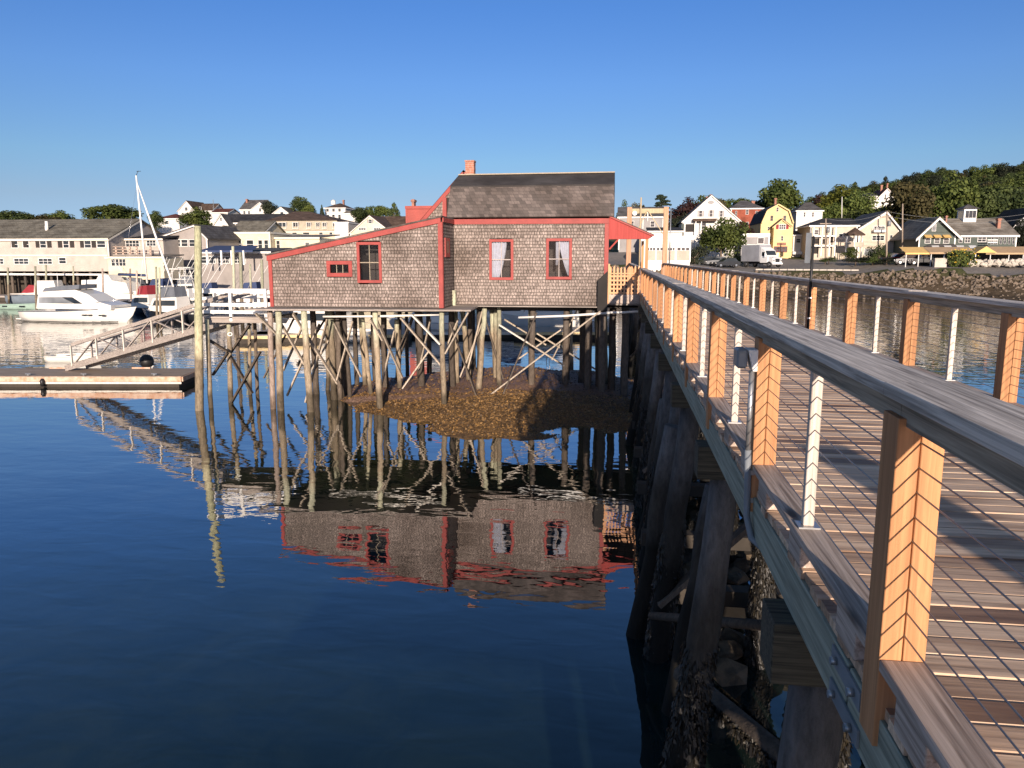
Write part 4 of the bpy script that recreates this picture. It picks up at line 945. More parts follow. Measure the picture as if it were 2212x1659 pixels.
def house(name, label, Y, x0, x1, yb, ye, yr, kind, wall, roofm, depth=8.0, wins=(), chim=(), xr=None, trim='white', over=0.35, group=None, cat='house', prof=None, rside=None, pad=True, down=4.0, trimh=0.22):
    X0, X1 = at(x0, ye, Y).x, at(x1, ye, Y).x; xm = (x0+x1)/2
    zb, ze = at(xm, yb, Y).z, at(xm, ye, Y).z
    o = thing(name, label, cat, ((X0+X1)/2, Y, zb), group); o['front'] = Y
    Yb = Y+depth
    if pad: PADS.append(((X0+X1)/2, Y+depth/2, zb, max(X1-X0, depth)))
    w = MB(); zf = zb-down
    def quadwall(tops):
        # tops: list of (x, z) along the front top edge from left to right; extruded to the back
        poly = [(X0, zf), (X1, zf)] + list(reversed(tops))
        w.face([(a, Y, b) for a, b in poly]); w.face([(a, Yb, b) for a, b in reversed(poly)])
        w.face([(X0,Y,zf),(X0,Y,tops[0][1]),(X0,Yb,tops[0][1]),(X0,Yb,zf)]); w.face([(X1,Y,zf),(X1,Yb,zf),(X1,Yb,tops[-1][1]),(X1,Y,tops[-1][1])])
    rf = MB(); tr = MB(); th = 0.16
    if kind == 'gf':
        xr_ = at(xr if xr else xm, yr, Y).x; zr = at(xr if xr else xm, yr, Y).z
        quadwall([(X0, ze), (xr_, zr), (X1, ze)])
        for (xa, sgn) in ((X0, -1), (X1, 1)):
            sl = (zr-ze)/abs(xr_-xa); xe = xa+sgn*over; zz = ze-over*sl
            rf.prism([(xe, zz+0.02), (xr_, zr+0.02), (xr_, zr+0.02+th), (xe, zz+0.02+th)], lambda a, b: (a, Y-over, b), lambda a, b: (a, Yb+over, b))
            tr.prism([(xe, zz-0.02-trimh*0.6), (xr_, zr-0.02-trimh*0.6), (xr_, zr+0.015), (xe, zz+0.015)], lambda a, b: (a, Y-over-0.03, b), lambda a, b: (a, Y-over+0.05, b))
            rf_y = 1
    elif kind == 'gam':
        pts = [(at(a, b, Y).x, at(a, b, Y).z) for a, b in prof]
        quadwall(pts)
        for i in range(len(pts)-1):
            (xa, za), (xb, zb_) = pts[i], pts[i+1]
            n = Vector((-(zb_-za), 0, xb-xa)).normalized()*th
            rf.face([(xa,Y-over,za),(xb,Y-over,zb_),(xb+n.x,Y-over,zb_+n.z),(xa+n.x,Y-over,za+n.z)])
            rf.face([(xa+n.x,Y-over,za+n.z),(xb+n.x,Y-over,zb_+n.z),(xb+n.x,Yb+over,zb_+n.z),(xa+n.x,Yb+over,za+n.z)])
            rf.face([(xa,Y-over,za),(xa,Yb+over,za),(xb,Yb+over,zb_),(xb,Y-over,zb_)])
            tr.bar((xa, Y-over-0.02, za-0.02), (xb, Y-over-0.02, zb_-0.02), 0.05, trimh)
    elif kind == 'rx':
        Ym = Y+depth/2; zr = at(xm, yr, Ym).z
        poly = [(Y, zf), (Yb, zf), (Yb, ze), (Ym, zr), (Y, ze)]
        w.face([(X0, a, b) for a, b in poly]); w.face([(X1, a, b) for a, b in reversed(poly)])
        w.face([(X0,Y,zf),(X1,Y,zf),(X1,Y,ze),(X0,Y,ze)]); w.face([(X0,Yb,zf),(X0,Yb,ze),(X1,Yb,ze),(X1,Yb,zf)])
        sl = (zr-ze)/(depth/2)
        for ys, sg in ((Y, -1), (Yb, 1)):
            ye_ = ys+sg*over; zz = ze-over*sl
            rf.prism([(ye_, zz+0.02), (Ym, zr+0.02), (Ym, zr+0.02+th), (ye_, zz+0.02+th)], lambda a, b: (X0-over, a, b), lambda a, b: (X1+over, a, b))
        tr.box(X0-over, X1+over, Y-over-0.05, Y-over-0.005, ze-over*sl-trimh*0.7, ze-over*sl+0.13)
        for xx in (X0-over-0.03, X1+over): tr.prism([(Y-over, ze-over*sl-trimh), (Ym, zr-trimh), (Ym, zr), (Y-over, ze-over*sl)], lambda a, b: (xx, a, b), lambda a, b: (xx+0.03, a, b))
    elif kind == 'hip':
        Ym = Y+depth/2; zr = at(xr if xr else xm, yr, Ym).z
        quadwall([(X0, ze), (X1, ze)])
        W = X1-X0; k = min(depth, W)/2*0.98
        a0, a1 = X0+k, X1-k
        if rside: a0, a1 = at(rside[0], yr, Ym).x, at(rside[1], yr, Ym).x
        e = over; c = [(X0-e,Y-e,ze),(X1+e,Y-e,ze),(X1+e,Yb+e,ze),(X0-e,Yb+e,ze)]; r0, r1 = (a0,Ym,zr), (a1,Ym,zr)
        rf.face([c[0],c[1],r1,r0]); rf.face([c[1],c[2],r1]); rf.face([c[2],c[3],r0,r1]); rf.face([c[3],c[0],r0])
        rf.face([c[3],c[2],c[1],c[0]])
        tr.box(X0-e, X1+e, Y-e-0.04, Y-e, ze-trimh, ze+0.03); tr.box(X0-e-0.04, X0-e, Y-e, Yb+e, ze-trimh, ze+0.03); tr.box(X1+e, X1+e+0.04, Y-e, Yb+e, ze-trimh, ze+0.03)
    elif kind == 'flat':
        quadwall([(X0, ze), (X1, ze)])
        rf.box(X0+0.02, X1-0.02, Y+0.02, Yb-0.02, ze-0.25, ze-0.12)
        tr.box(X0-0.12, X1+0.12, Y-0.12, Y-0.003, ze-trimh, ze+0.06); tr.box(X1+0.003, X1+0.12, Y, Yb, ze-trimh, ze+0.06); tr.box(X0-0.12, X0-0.003, Y, Yb, ze-trimh, ze+0.06)
    elif kind == 'shed':                                   # single slope falling toward the viewer
        zr = at(xm, yr, Yb).z
        quadwall([(X0, ze), (X1, ze)])
        rf.prism([(Y-over, ze-0.05), (Yb, zr), (Yb, zr+th), (Y-over, ze+th-0.05)], lambda a, b: (X0-over*0.5, a, b), lambda a, b: (X1+over*0.5, a, b))
        tr.box(X0-over*0.5, X1+over*0.5, Y-over-0.05, Y-over-0.002, ze-0.15, ze+0.1)
    w.build('wall', M[wall], o); rf.build('roof', M[roofm], o); tr.build('trim', M[trim], o)
    if kind != 'shed' and (X1-X0) > 3:
        for xx in (X0, X1): MB().box(xx-0.10, xx+0.10, Y-0.03, Y-0.002, zb, ze-0.05).build('corner_board', M[trim], o)
    for q in wins:
        a, b = at(q[0], q[3], Y), at(q[2], q[1], Y)
        kw = dict(q[4]) if len(q) > 4 else {}
        win(o, a.x, a.z, b.x, b.z, Y, **kw)
    for (cx0, cx1, cyt, cyb, dd) in chim:
        c0, c1 = at(cx0, cyb, Y+dd), at(cx1, cyt, Y+dd); m = MB(); m.box(c0.x, c1.x, Y+dd-0.4, Y+dd+0.4, c0.z-1.2, c1.z); m.box(c0.x-0.08, c1.x+0.08, Y+dd-0.48, Y+dd+0.48, c1.z-0.25, c1.z-0.05)
        m.build('chimney', M['brick'], o)
    return o
def fbox(o, nm, m, Y, x0, y0, x1, y1, d0=-0.05, d1=-0.003):        # a flat board on a front
    a, b = at(x0, y1, Y), at(x1, y0, Y); t = MB(); t.box(a.x, b.x, Y+d0, Y+d1, a.z, b.z); return t.build(nm, M[m], o)

# ------------------------------------------------------------------ trees
LEAF = {'green': leafmat('green leaves', (0.038,0.060,0.016), (0.14,0.17,0.045)), 'dark': leafmat('dark leaves', (0.024,0.038,0.015), (0.088,0.112,0.036)),
        'yellow': leafmat('yellow green leaves', (0.07,0.085,0.014), (0.17,0.175,0.03)), 'brown': leafmat('brownish leaves', (0.045,0.042,0.018), (0.115,0.098,0.042)),
        'maroon': leafmat('maroon leaves', (0.022,0.012,0.012), (0.06,0.028,0.026)), 'pine': leafmat('pine needles', (0.016,0.028,0.018), (0.05,0.068,0.042)),
        'black': leafmat('very dark leaves', (0.014,0.018,0.013), (0.042,0.050,0.028))}
M['bark'] = paint('bark', (0.16,0.12,0.09), 0.9, 0.2, 4, 0.5); M['palebark'] = paint('pale bark', (0.32,0.27,0.22), 0.9, 0.2, 4, 0.5)
def crown_mesh(style, seed, n=1700):
    r = random.Random(seed); vs = []; fs = []
    lobes = []
    if style == 'round':
        for i in range(26):
            while True:
                p = Vector((r.uniform(-1,1), r.uniform(-1,1), r.uniform(-1,1)))
                if p.length < 1: break
            p = p*0.34; lobes.append((Vector((p.x, p.y, 0.56+p.z*1.02)), r.uniform(0.13, 0.22)*(1.0 if p.z < 0.1 else 0.85)))
    elif style == 'wide':
        for i in range(30):
            a = r.uniform(0, 6.28); d = r.random()**0.5*0.42; h = 0.62+r.uniform(-0.3, 0.22)*(1-d*1.3)
            lobes.append((Vector((d*math.cos(a), d*math.sin(a), h)), r.uniform(0.10, 0.19)))
    elif style == 'cone':
        for i in range(26):
            t = r.random()**0.8; a = r.uniform(0, 6.28); d = (1-t)*0.36*r.random()**0.4
            lobes.append((Vector((d*math.cos(a), d*math.sin(a), 0.18+0.74*t)), 0.07+0.11*(1-t)))
    elif style == 'pine':                                   # flat separate shelves on a bare stem
        for i in range(15):
            t = i/14; a = i*2.4+r.uniform(-.5,.5); d = (0.40-0.26*t)*r.uniform(0.5, 1.1)
            for k in range(3):
                q = d*(0.4+0.35*k); lobes.append((Vector((q*math.cos(a), q*math.sin(a), 0.42+0.54*t+r.uniform(-.01,.01))), 0.09-0.02*k, 0.35))
    elif style == 'bush':
        for i in range(18):
            a = r.uniform(0, 6.28); d = r.random()**0.5*0.38
            lobes.append((Vector((d*math.cos(a), d*math.sin(a), r.uniform(0.15, 0.75)*(1-d*0.7))), r.uniform(0.13, 0.24)))
    tot = sum(l[1]**2 for l in lobes)
    for l in lobes:
        c, rad = l[0], l[1]; sq = l[2] if len(l) > 2 else 0.85
        for k in range(int(n*rad*rad/tot)):
            d = Vector((r.gauss(0,1), r.gauss(0,1), r.gauss(0,1))).normalized(); q = r.random()**0.35*1.06
            if d.z < -0.3 and r.random() < 0.4: d.z = -d.z
            p = c+Vector((d.x*rad*q, d.y*rad*q, d.z*rad*q*sq)); s = r.uniform(0.016, 0.038)
            nn = (d+Vector((r.uniform(-.9,.9), r.uniform(-.9,.9), r.uniform(-.5,1.1)))).normalized()
            a = nn.cross(Vector((r.uniform(-1,1), r.uniform(-1,1), r.uniform(-1,1)))).normalized(); b = nn.cross(a)
            i0 = len(vs); vs += [tuple(p-a*s), tuple(p-b*s*0.6), tuple(p+a*s), tuple(p+b*s*0.7)]; fs.append((i0, i0+1, i0+2, i0+3))
    me = bpy.data.meshes.new('crown_'+style); me.from_pydata(vs, [], fs); me.update(); return me, lobes
def trunk_mesh(style, seed, lobes):
    r = random.Random(seed); t = MB(); top = 0.55 if style != 'pine' else 0.95
    if style == 'cone': top = 0.85
    t.tube([(0,0,-0.35),(0.006,0,0.1),(-0.01,0.01,top*0.6),(0.0,0.0,top)], [0.028,0.022,0.016,0.006], 7)
    for l in r.sample(lobes, min(9, len(lobes))):
        z0 = min(0.22+r.random()*0.3, l[0].z*0.8); t.tube([(0,0,z0), tuple(Vector((l[0].x*0.5, l[0].y*0.5, (z0+l[0].z)/2-0.01))), tuple(l[0])], [0.011,0.008,0.003], 5)
    me = bpy.data.meshes.new('trunk_'+style); me.from_pydata(t.v, [], t.f); me.polygons.foreach_set('use_smooth', t.sm); me.update(); return me
CROWN = {}
def getcrown(style, k, leaf):
    key = (style, k, leaf)
    if key not in CROWN:
        base = (style, k)
        if base not in CROWN:
            c, l = crown_mesh(style, hash(style) % 7 + k*13+5 if False else {'round':3,'wide':4,'cone':5,'pine':6,'bush':8}[style]+k*17, {'round':4600,'wide':4600,'cone':2800,'pine':2600,'bush':2600}[style])
            CROWN[base] = (c, trunk_mesh(style, k+2, l)); CROWN[base][1].materials.append(M['bark'])
        c, t = CROWN[base]; c2 = c.copy(); c2.materials.clear(); c2.materials.append(LEAF[leaf]); CROWN[key] = (c2, t)
    return CROWN[key]
NT = [0]
def tree(px, pyt, pyb, wpx, Y, style, leaf, label, group=None, name=None, cat=None, depth=None):
    b = at(px, pyb, Y); h = at(px, pyt, Y).z-b.z; wd = wpx/1662*Y*1.04
    NT[0] += 1; c, t = getcrown(style, NT[0] % 3, leaf)
    bush = style == 'bush'
    o = thing(name or ('shrub' if bush else 'pine_tree' if leaf == 'pine' else 'tree'), label, cat or ('shrub' if bush else 'tree'), (b.x, b.y, b.z), group)
    co = bpy.data.objects.new('crown', c); col.objects.link(co); co.parent = o
    to = bpy.data.objects.new('trunk', t); col.objects.link(to); to.parent = o
    o.scale = (wd, wd if not depth else depth, h); o.rotation_euler = (0, 0, rnd.uniform(-0.7, 0.7))
    return o

# ------------------------------------------------------------------ boats
def xf(mb, loc, hd, k=1.0):
    c, s = math.cos(hd), math.sin(hd)
    mb.v = [(loc[0]+(v[0]*c-v[1]*s)*k, loc[1]+(v[0]*s+v[1]*c)*k, loc[2]+v[2]*k) for v in mb.v]; return mb
class Boat:
    def __init__(s, name, label, cat, loc, hd, L, B, F, hull='gelcoat', deck='gelcoat', stripe=None, group=None, rake=0.10):
        s.o = thing(name, label, cat, (loc[0], loc[1], 0), group); s.loc = (loc[0], loc[1], 0); s.hd = hd; s.L, s.B, s.F = L, B, F
        secs = []; top = []; N = 12
        for i in range(N+1):
            t = i/N; x = -L/2+L*t; hb = B/2*(0.90+0.10*min(1, t*3))*(1-max(0, (t-0.42)/0.58)**2.3*0.985)
            z = F*(0.78+0.42*t*t); kx = -rake*L*max(0, t-0.7)/0.3*1.0
            secs.append([(x, -hb, z), (x+kx*0.4, -hb*0.93, z*0.45), (x+kx, -hb*0.72, 0.02), (x+kx*1.2, 0, -0.35), (x+kx, hb*0.72, 0.02), (x+kx*0.4, hb*0.93, z*0.45), (x, hb, z)])
            top.append((x, hb, z))
        m = MB(); m.loft(secs, smooth=True); m.face(list(reversed(secs[0]))); s.add(m, 'hull', hull)
        d = MB(); d.loft([[(x, -hb*0.97, z-0.10), (x, 0, z-0.05), (x, hb*0.97, z-0.10)] for x, hb, z in top], smooth=False); s.add(d, 'boat_deck', deck)
        bt = MB()
        for sg in (-1, 1):
            rows = []
            for c in secs[:-1]:
                k = c[4] if sg > 0 else c[2]; u = c[5] if sg > 0 else c[1]
                rows.append([(k[0]*0.97+u[0]*0.03, k[1]*1.02, 0.03), (k[0]*0.8+u[0]*0.2, k[1]*0.8+u[1]*0.2+sg*0.02, 0.03+(u[2]-0.02)*0.2+0.03)])
            bt.loft(rows)
        s.add(bt, 'boot_stripe', 'blackhull')
        g = MB()
        for sg in (-1, 1): g.tube([(x, sg*hb, z) for x, hb, z in top], 0.045, 5)
        s.add(g, 'rub_rail', stripe or hull)
        s.top = top
    def add(s, mb, nm, m, parent=None): return xf(mb, s.loc, s.hd).build(nm, M[m], parent or s.o)
    def prof(s, nm, m, pts, hw, taper=0.0, parent=None):     # side outline carried across the beam
        t = MB(); zs = [p[1] for p in pts]; z0, z1 = min(zs), max(zs)
        f = lambda b: hw*(1-taper*(b-z0)/(z1-z0+1e-6))
        t.prism(pts, lambda a, b: (a, -f(b), b), lambda a, b: (a, f(b), b)); return s.add(t, nm, m, parent)
    def tube(s, nm, m, pts, r, parent=None): return s.add(MB().tube(pts, r, 6), nm, m, parent)
# ------------------------------------------------------------------ right shore buildings
h = house('gambrel_house', 'grey house with white trim seen between the two posts of the timber bridge portal', 150, 1338, 1433, 540, 468, 449, 'rx', 'grey clapboard', 'slate', 9,
      [(1405,478,1414,490), (1361,478,1369,490)])
fbox(h, 'downspout', 'white', 150, 1388, 470, 1390, 494)
h = house('garage', 'long low white garage with pink doors behind the bridge portal', 128, 1387, 1492, 566, 511, 508, 'flat', 'white clapboard', 'sandroof', 7, [], cat='garage')
for i, (a, b) in enumerate(((1397,1416),(1418,1440),(1442,1458),(1462,1490))):
    fbox(h, 'garage_door', 'pink door panel', 128, a, 541, b, 562)
    for k in range(3):
        q0 = a+(b-a)*(k+0.12)/3; q1 = a+(b-a)*(k+0.88)/3; p0, p1 = at(q0, 541, 128), at(q1, 535, 128); win(h, p0.x, p0.z, p1.x, p1.z, 128, 1, 1, t=0.05)
h = house('white_house', 'small white house with a black roof band standing behind the long garage', 138, 1400, 1474, 560, 500, 493, 'shed', 'white clapboard', 'darkroof', 6, [(1431,515,1437,524), (1453,513,1460,526)])
h = house('gabled_house', 'large white gabled house with an oval attic vent behind the round green tree', 152, 1476, 1598, 560, 476, 422, 'gf', 'white clapboard', 'slate', 14,
      [(1510,455,1517,468,{'shutters':'grey clapboard'}), (1533,454,1539,468,{'shutters':'grey clapboard'}), (1555,455,1561,468,{'shutters':'grey clapboard'}), (1489,510,1493,518), (1513,482,1525,494), (1570,500,1580,512), (1540,500,1548,512)],
      [(1525,1530,425,432,8), (1533,1538,420,430,9)], xr=1537)
o_ = at(1536,437,152); t = MB(); t.tube([(o_.x,151.9,o_.z),(o_.x,151.99,o_.z)], 0.6, 16); t.v = [(o_.x+(v[0]-o_.x)*1.0, v[1], o_.z+(v[2]-o_.z)*0.5) for v in t.v]; t.build('attic_vent', M['grey clapboard'], h)
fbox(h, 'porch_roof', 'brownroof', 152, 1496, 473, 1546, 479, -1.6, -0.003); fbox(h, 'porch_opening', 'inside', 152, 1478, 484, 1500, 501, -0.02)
for a in (1477, 1500, 1512): fbox(h, 'porch_post', 'white', 152, a, 479, a+2.5, 505, -1.5, -1.3)
fbox(h, 'side_shade', 'dark green clapboard', 152, 1471, 484, 1477.5, 524, -0.06)  # dark board: shade on the white house's left wall put into colour
h = house('brick_house', 'red brick house with a grey hip roof between white and yellow houses', 185, 1580, 1648, 505, 450, 433, 'hip', 'brickwall', 'slate', 13,
      [(1611,453,1617,463), (1611,480,1617,494), (1632,456,1637,468), (1632,480,1637,494), (1588,456,1592,467)], [(1623,1630,434,446,6)], rside=(1600,1612))
h = house('gambrel_house', 'tall yellow gambrel house with a projecting front bay and red brown shutters', 155, 1645, 1713, 553, 479, 442, 'gam', 'yellow clapboard', 'darkroof', 13,
      [(1677,448,1682,457), (1664,466,1670,477,{'trim':'pink door panel'}), (1692,466,1698,477,{'trim':'pink door panel'}), (1658,490,1662,497)], [(1672,1677,428,443,6)],
      prof=[(1645,482),(1657,455),(1681,441.5),(1704,455),(1713,482)], trim='yellow clapboard', over=0.5)
hb = house('house_bay', 'narrow yellow gabled bay built onto the front of the gambrel house', 153, 1672, 1707, 553, 488, 474, 'gf', 'yellow clapboard', 'darkroof', 2, [], trim='yellow clapboard', pad=False, cat='bay')
for ch in list(hb.children):                                  # the bay belongs to the yellow house
    ORG_d = hb.location-h.location; ch.parent = h; ch.location = ch.location+ORG_d
bpy.data.objects.remove(hb)
for q in ((1683,485,1697,495,{'shutters':'redcover','cols':3}), (1687,510,1692,520,{}), (1663,510,1669,520,{})):
    a, b = at(q[0], q[3], 153), at(q[2], q[1], 153); win(h, a.x, a.z, b.x, b.z, 153 if q[0] > 1671 else 154.99, **q[4])
fbox(h, 'shop_sign', 'brick', 153, 1678, 524, 1698, 530, -0.1); a, b = at(1672,544,153), at(1700,533,153); win(h, a.x, a.z, b.x, b.z, 153, 4, 1, 'redcover')
h = house('shop', 'low grey shop with a white flat roof left of the yellow gambrel house', 148, 1604, 1662, 553, 505, 502, 'flat', 'grey clapboard', 'sandroof', 8, [(1637,514,1650,526,{'cols':1,'rows':1})], cat='shop', trimh=0.6)
fbox(h, 'shop_wing', 'white', 148, 1606, 528, 1664, 552, -0.06)
h = house('white_house', 'white house with a grey hip roof right of the big round tree', 190, 1722, 1776, 505, 455, 437, 'hip', 'white clapboard', 'slate', 11, [(1736,459,1740,468), (1754,459,1758,468), (1748,480,1753,490)], rside=(1740,1752))
h = house('outbuilding', 'small white outbuilding squeezed against the right side of the yellow gambrel house', 157, 1714, 1736, 545, 508, 500, 'shed', 'white clapboard', 'brownroof', 5, [(1720,516,1729,524)], cat='outbuilding')
h = house('porch_house', 'tan three storey building with white porches behind the black bridge sign', 150, 1752, 1852, 556, 487, 472, 'hip', 'beige clapboard', 'darkroof', 11, [(1757,497,1768,506,{}), (1812,505,1820,516,{})], rside=(1775,1840))
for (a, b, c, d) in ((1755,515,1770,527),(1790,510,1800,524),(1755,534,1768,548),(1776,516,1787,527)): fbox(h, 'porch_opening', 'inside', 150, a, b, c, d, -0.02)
for z_ in (509, 530): fbox(h, 'porch_rail', 'white', 150, 1752, z_, 1800, z_+2.5, -1.4, -1.2)
for a in (1752, 1770, 1787, 1799): fbox(h, 'porch_post', 'white', 150, a, 489, a+2, 553, -1.4, -1.2)
h = house('gabled_house', 'tan gabled house with a white balcony under its peak', 150, 1857, 1942, 558, 492, 457, 'gf', 'beige clapboard', 'slate', 14,
      [(1887,489,1911,500,{'cols':3}), (1884,509,1910,519,{'cols':3}), (1922,508,1928,521,{'cols':1}), (1841+25,538,1900,551,{'cols':1,'pane':'panelight'})], xr=1914, over=0.6, trimh=0.5)
fbox(h, 'balcony', 'white', 150, 1884, 497, 1913, 502, -1.1, -0.003)
for k in range(7): fbox(h, 'baluster', 'white', 150, 1884+k*4.6, 491, 1885+k*4.6, 497, -1.1, -1.0)
tw = thing('gazebo', 'little round white porch with a pointed grey roof beside the tan gabled house', 'gazebo', tuple(at(1846,530,146))); c = at(1846,510,146); PADS.append((c.x, 146, at(1846,556,146).z, 5))
t = MB(); t.tube([(c.x,146,c.z+0.1),(c.x,146,c.z+0.3),(c.x,146,c.z+1.5)], [1.75,1.75,0.05], 8, False); t.build('roof', M['brownroof'], tw)
for k in range(6): a = k*1.047+0.3; MB().tube([(c.x+1.45*math.cos(a),146+1.45*math.sin(a),c.z-4.5),(c.x+1.45*math.cos(a),146+1.45*math.sin(a),c.z+0.1)], 0.09, 6).build('post', M['white'], tw)
t = MB(); t.tube([(c.x,146,c.z-1.9),(c.x,146,c.z-1.1)], 1.55, 12, False); t.build('railing', M['beige clapboard'], tw)
h = house('restaurant', 'dark green waterfront restaurant with striped awnings under a white edged gable', 138, 1987, 2064, 560, 506, 470, 'gf', 'dark green clapboard', 'sandroof', 13,
      [(2013,484,2022,499,{'cols':1,'rows':1,'pane':'panelight'}), (1998,516,2010,525), (2018,516,2030,525), (2038,516,2050,525)], xr=2026, over=0.8, trimh=0.55)
for a in (1995, 2015, 2035):
    p, q = at(a, 514, 138), at(a+16, 507, 138); t = MB(); t.prism([(138-1.1, p.z), (138-0.02, p.z), (138-0.02, q.z)], lambda y, z: (p.x, y, z), lambda y, z: (q.x, y, z)); t.build('awning', M['awning'], h)
p, q = at(1958,543,138), at(2061,527,138)
t = MB(); t.face([(p.x,133.5,p.z),(q.x,133.5,p.z),(q.x,137.9,q.z),(p.x+3.5,137.9,q.z)]); t.face([(q.x,133.5,p.z),(q.x,137.9,p.z),(q.x,137.9,q.z)]); t.build('lower_roof', M['slate'], h)
for k in range(4):
    a = p.x+3.0+k*1.9; t = MB(); zz = lambda f: p.z+(q.z-p.z)*f+0.05; t.face([(a,133.5+4.4*.35,zz(.35)),(a+1.1,133.5+4.4*.35,zz(.35)),(a+1.5,133.5+4.4*.75,zz(.75)),(a+0.4,133.5+4.4*.75,zz(.75))]); t.build('skylight', M['white'], h)
h2 = house('restaurant_hall', 'long green restaurant hall with a pale roof, white cupola and glazed porch', 141, 2062, 2196, 562, 508, 474, 'rx', 'dark green clapboard', 'sandroof', 12,
      [(2071,512,2079,524,{'cols':1}), (2084,512,2096,524,{'cols':2}), (2112,512,2130,522,{'cols':2}), (2140,510,2147,527,{'cols':1}), (2150,510,2156,527,{'cols':1}), (2159,510,2165,527,{'cols':1}), (2168,510,2174,527,{'cols':1}), (2177,510,2183,527,{'cols':1}), (2186,510,2192,527,{'cols':1})],
      [(2153,2161,472,485,2.5), (2041,2045,466,474,4)], cat='restaurant')
ca, cb = at(2073,483,147), at(2103,452,147)
t = MB(); t.box(ca.x, cb.x, 145.6, 148.4, ca.z-0.6, cb.z); cu = t.build('cupola', M['white'], h2)
t = MB(); e = 0.45; ap = at(2088,441,147); m_ = ((ca.x+cb.x)/2, 147, ap.z)
q = [(ca.x-e,145.6-e,cb.z),(cb.x+e,145.6-e,cb.z),(cb.x+e,148.4+e,cb.z),(ca.x-e,148.4+e,cb.z)]
for i in range(4): t.face([q[i], q[(i+1)%4], m_])
t.face(list(reversed(q))); t.build('cupola_roof', M['slate'], cu)
for k in range(3):
    a0 = ca.x+0.25+k*(cb.x-ca.x-0.3)/3; t = MB(); t.face([(a0,145.59,ca.z+0.9),(a0+0.55,145.59,ca.z+0.9),(a0+0.55,145.59,cb.z-0.3),(a0,145.59,cb.z-0.3)]); t.build('pane', M['pane'], cu)
t = MB(); t.face([(ca.x-0.01,146,ca.z+0.9),(ca.x-0.01,148,ca.z+0.9),(ca.x-0.01,148,cb.z-0.3),(ca.x-0.01,146,cb.z-0.3)]); t.build('pane', M['pane'], cu)
fbox(h2, 'deck_rail', 'white', 141, 2118, 518, 2140, 520, -2.5, -2.4); fbox(h2, 'deck_rail', 'white', 141, 2118, 523, 2140, 525, -2.5, -2.4)
for k in range(4): fbox(h2, 'rail_post', 'white', 141, 2118+k*7, 517, 2119+k*7, 530, -2.5, -2.4)
h = house('dark_barn', 'black gabled house at the right edge behind the restaurant hall', 165, 2170, 2290, 560, 505, 448, 'gf', 'black clapboard', 'darkroof', 12, [], xr=2236, over=0.3)
h = house('dark_house', 'dark house with a plain grey roof just left of the green restaurant', 158, 1962, 2016, 560, 512, 480, 'gf', 'black clapboard', 'slate', 10, [(1985,500,1989,508)], xr=1983)
h = house('hill_house', 'white gabled house high among the trees on the wooded hill', 232, 1887, 1945, 450, 436, 407, 'gf', 'white clapboard', 'redroof', 10, [(1911,420,1914,426)], [(1901,1906,400,412,4), (1914,1918,396,408,6)], xr=1917)
h = house('hill_house', 'small white house half hidden by yellow green trees on the hill', 215, 1862, 1893, 455, 424, 418, 'rx', 'white clapboard', 'slate', 7, [])
# awning tent along the quay
tn = thing('dining_tent', 'long tan awning over the quayside dining terrace in front of the restaurant', 'awning', tuple(at(2080,552,128)))
for (a, b, m_, y0_, y1_) in ((1956,2010,'awning',538,546),(2008,2110,'tent',538,545),(2130,2330,'tent',537,546)):
    p, q = at(a, y1_, 126), at(b, y0_, 126); t = MB(); t.face([(p.x,126,p.z),(q.x,126,p.z),(q.x,129,q.z+0.35),(p.x,129,q.z+0.35)]); t.face([(p.x,126,p.z),(p.x,126,p.z-0.25),(q.x,126,p.z-0.25),(q.x,126,p.z)]); t.build('awning_cloth', M[m_], tn)
p, q, r_ = at(2108,546,125.5), at(2154,546,125.5), at(2131,532,125.5); t = MB(); t.face([p, q, r_]); t.face([p, (p.x,129,p.z), (r_.x,129,r_.z), r_]); t.face([q, r_, (r_.x,129,r_.z), (q.x,129,q.z)]); t.build('awning_gable', M['awning'], tn)
for a in (1958, 1985, 2012, 2040, 2070, 2108, 2140, 2180, 2211): p = at(a, 546, 126.2); MB().tube([(p.x,126.2,p.z-3.2),(p.x,126.2,p.z)], 0.07, 6).build('tent_post', M['white'], tn)
p, q = at(1990, 556, 130.5), at(2330, 540, 130.5); t = MB(); t.box(p.x, q.x, 130.5, 130.7, p.z-2.5, q.z); t.build('back_wall', M['darkwood'], tn)
# low white planter wall and flowers
a, b = at(2019,574,124), at(2046,559,124); t = MB(); t.box(a.x, b.x, 124, 124.8, a.z-1.5, b.z); t.box(a.x-0.06, b.x+0.06, 123.94, 124.86, b.z+0.002, b.z+0.1); o = t.build('planter_wall', M['concrete']); rebase(o, ((a.x+b.x)/2,124.4,a.z)); tag(o, 'pale block wall standing alone in front of the dining tent', 'wall')
def flowers(px, py, wpx, Y):
    o = thing('flower_bush', 'tall clump of yellow sunflowers in front of the dining tent', 'flowers', tuple(at(px, py, Y))); b = at(px, py, Y); r = random.Random(3); f = MB(); g = MB(); w = wpx/1662*Y
    for k in range(90):
        x, y, z = b.x+r.gauss(0,w*0.26), Y+r.gauss(0,0.6), b.z+r.random()**0.7*2.3; s = 0.06
        f.face([(x-s,y,z-s),(x+s,y-0.05,z-s),(x+s,y,z+s),(x-s,y-0.05,z+s)])
    for k in range(500):
        x, y, z = b.x+r.gauss(0,w*0.28), Y+r.gauss(0,0.7), b.z-0.3+r.random()*2.3; s = 0.15; e = r.uniform(-.1,.1)
        g.face([(x-s,y,z-e),(x,y-0.1,z-s),(x+s,y,z+e),(x,y+0.1,z+s)])
    stuff(f.build('petals', M['petal'], o, fix=False)); stuff(g.build('leaves', LEAF['green'], o, fix=False))
M['petal'] = paint('yellow petals', (0.55,0.36,0.03), 0.8, 0.1)
flowers(2075, 571, 44, 124)
fb_ = MB(); r = random.Random(5)
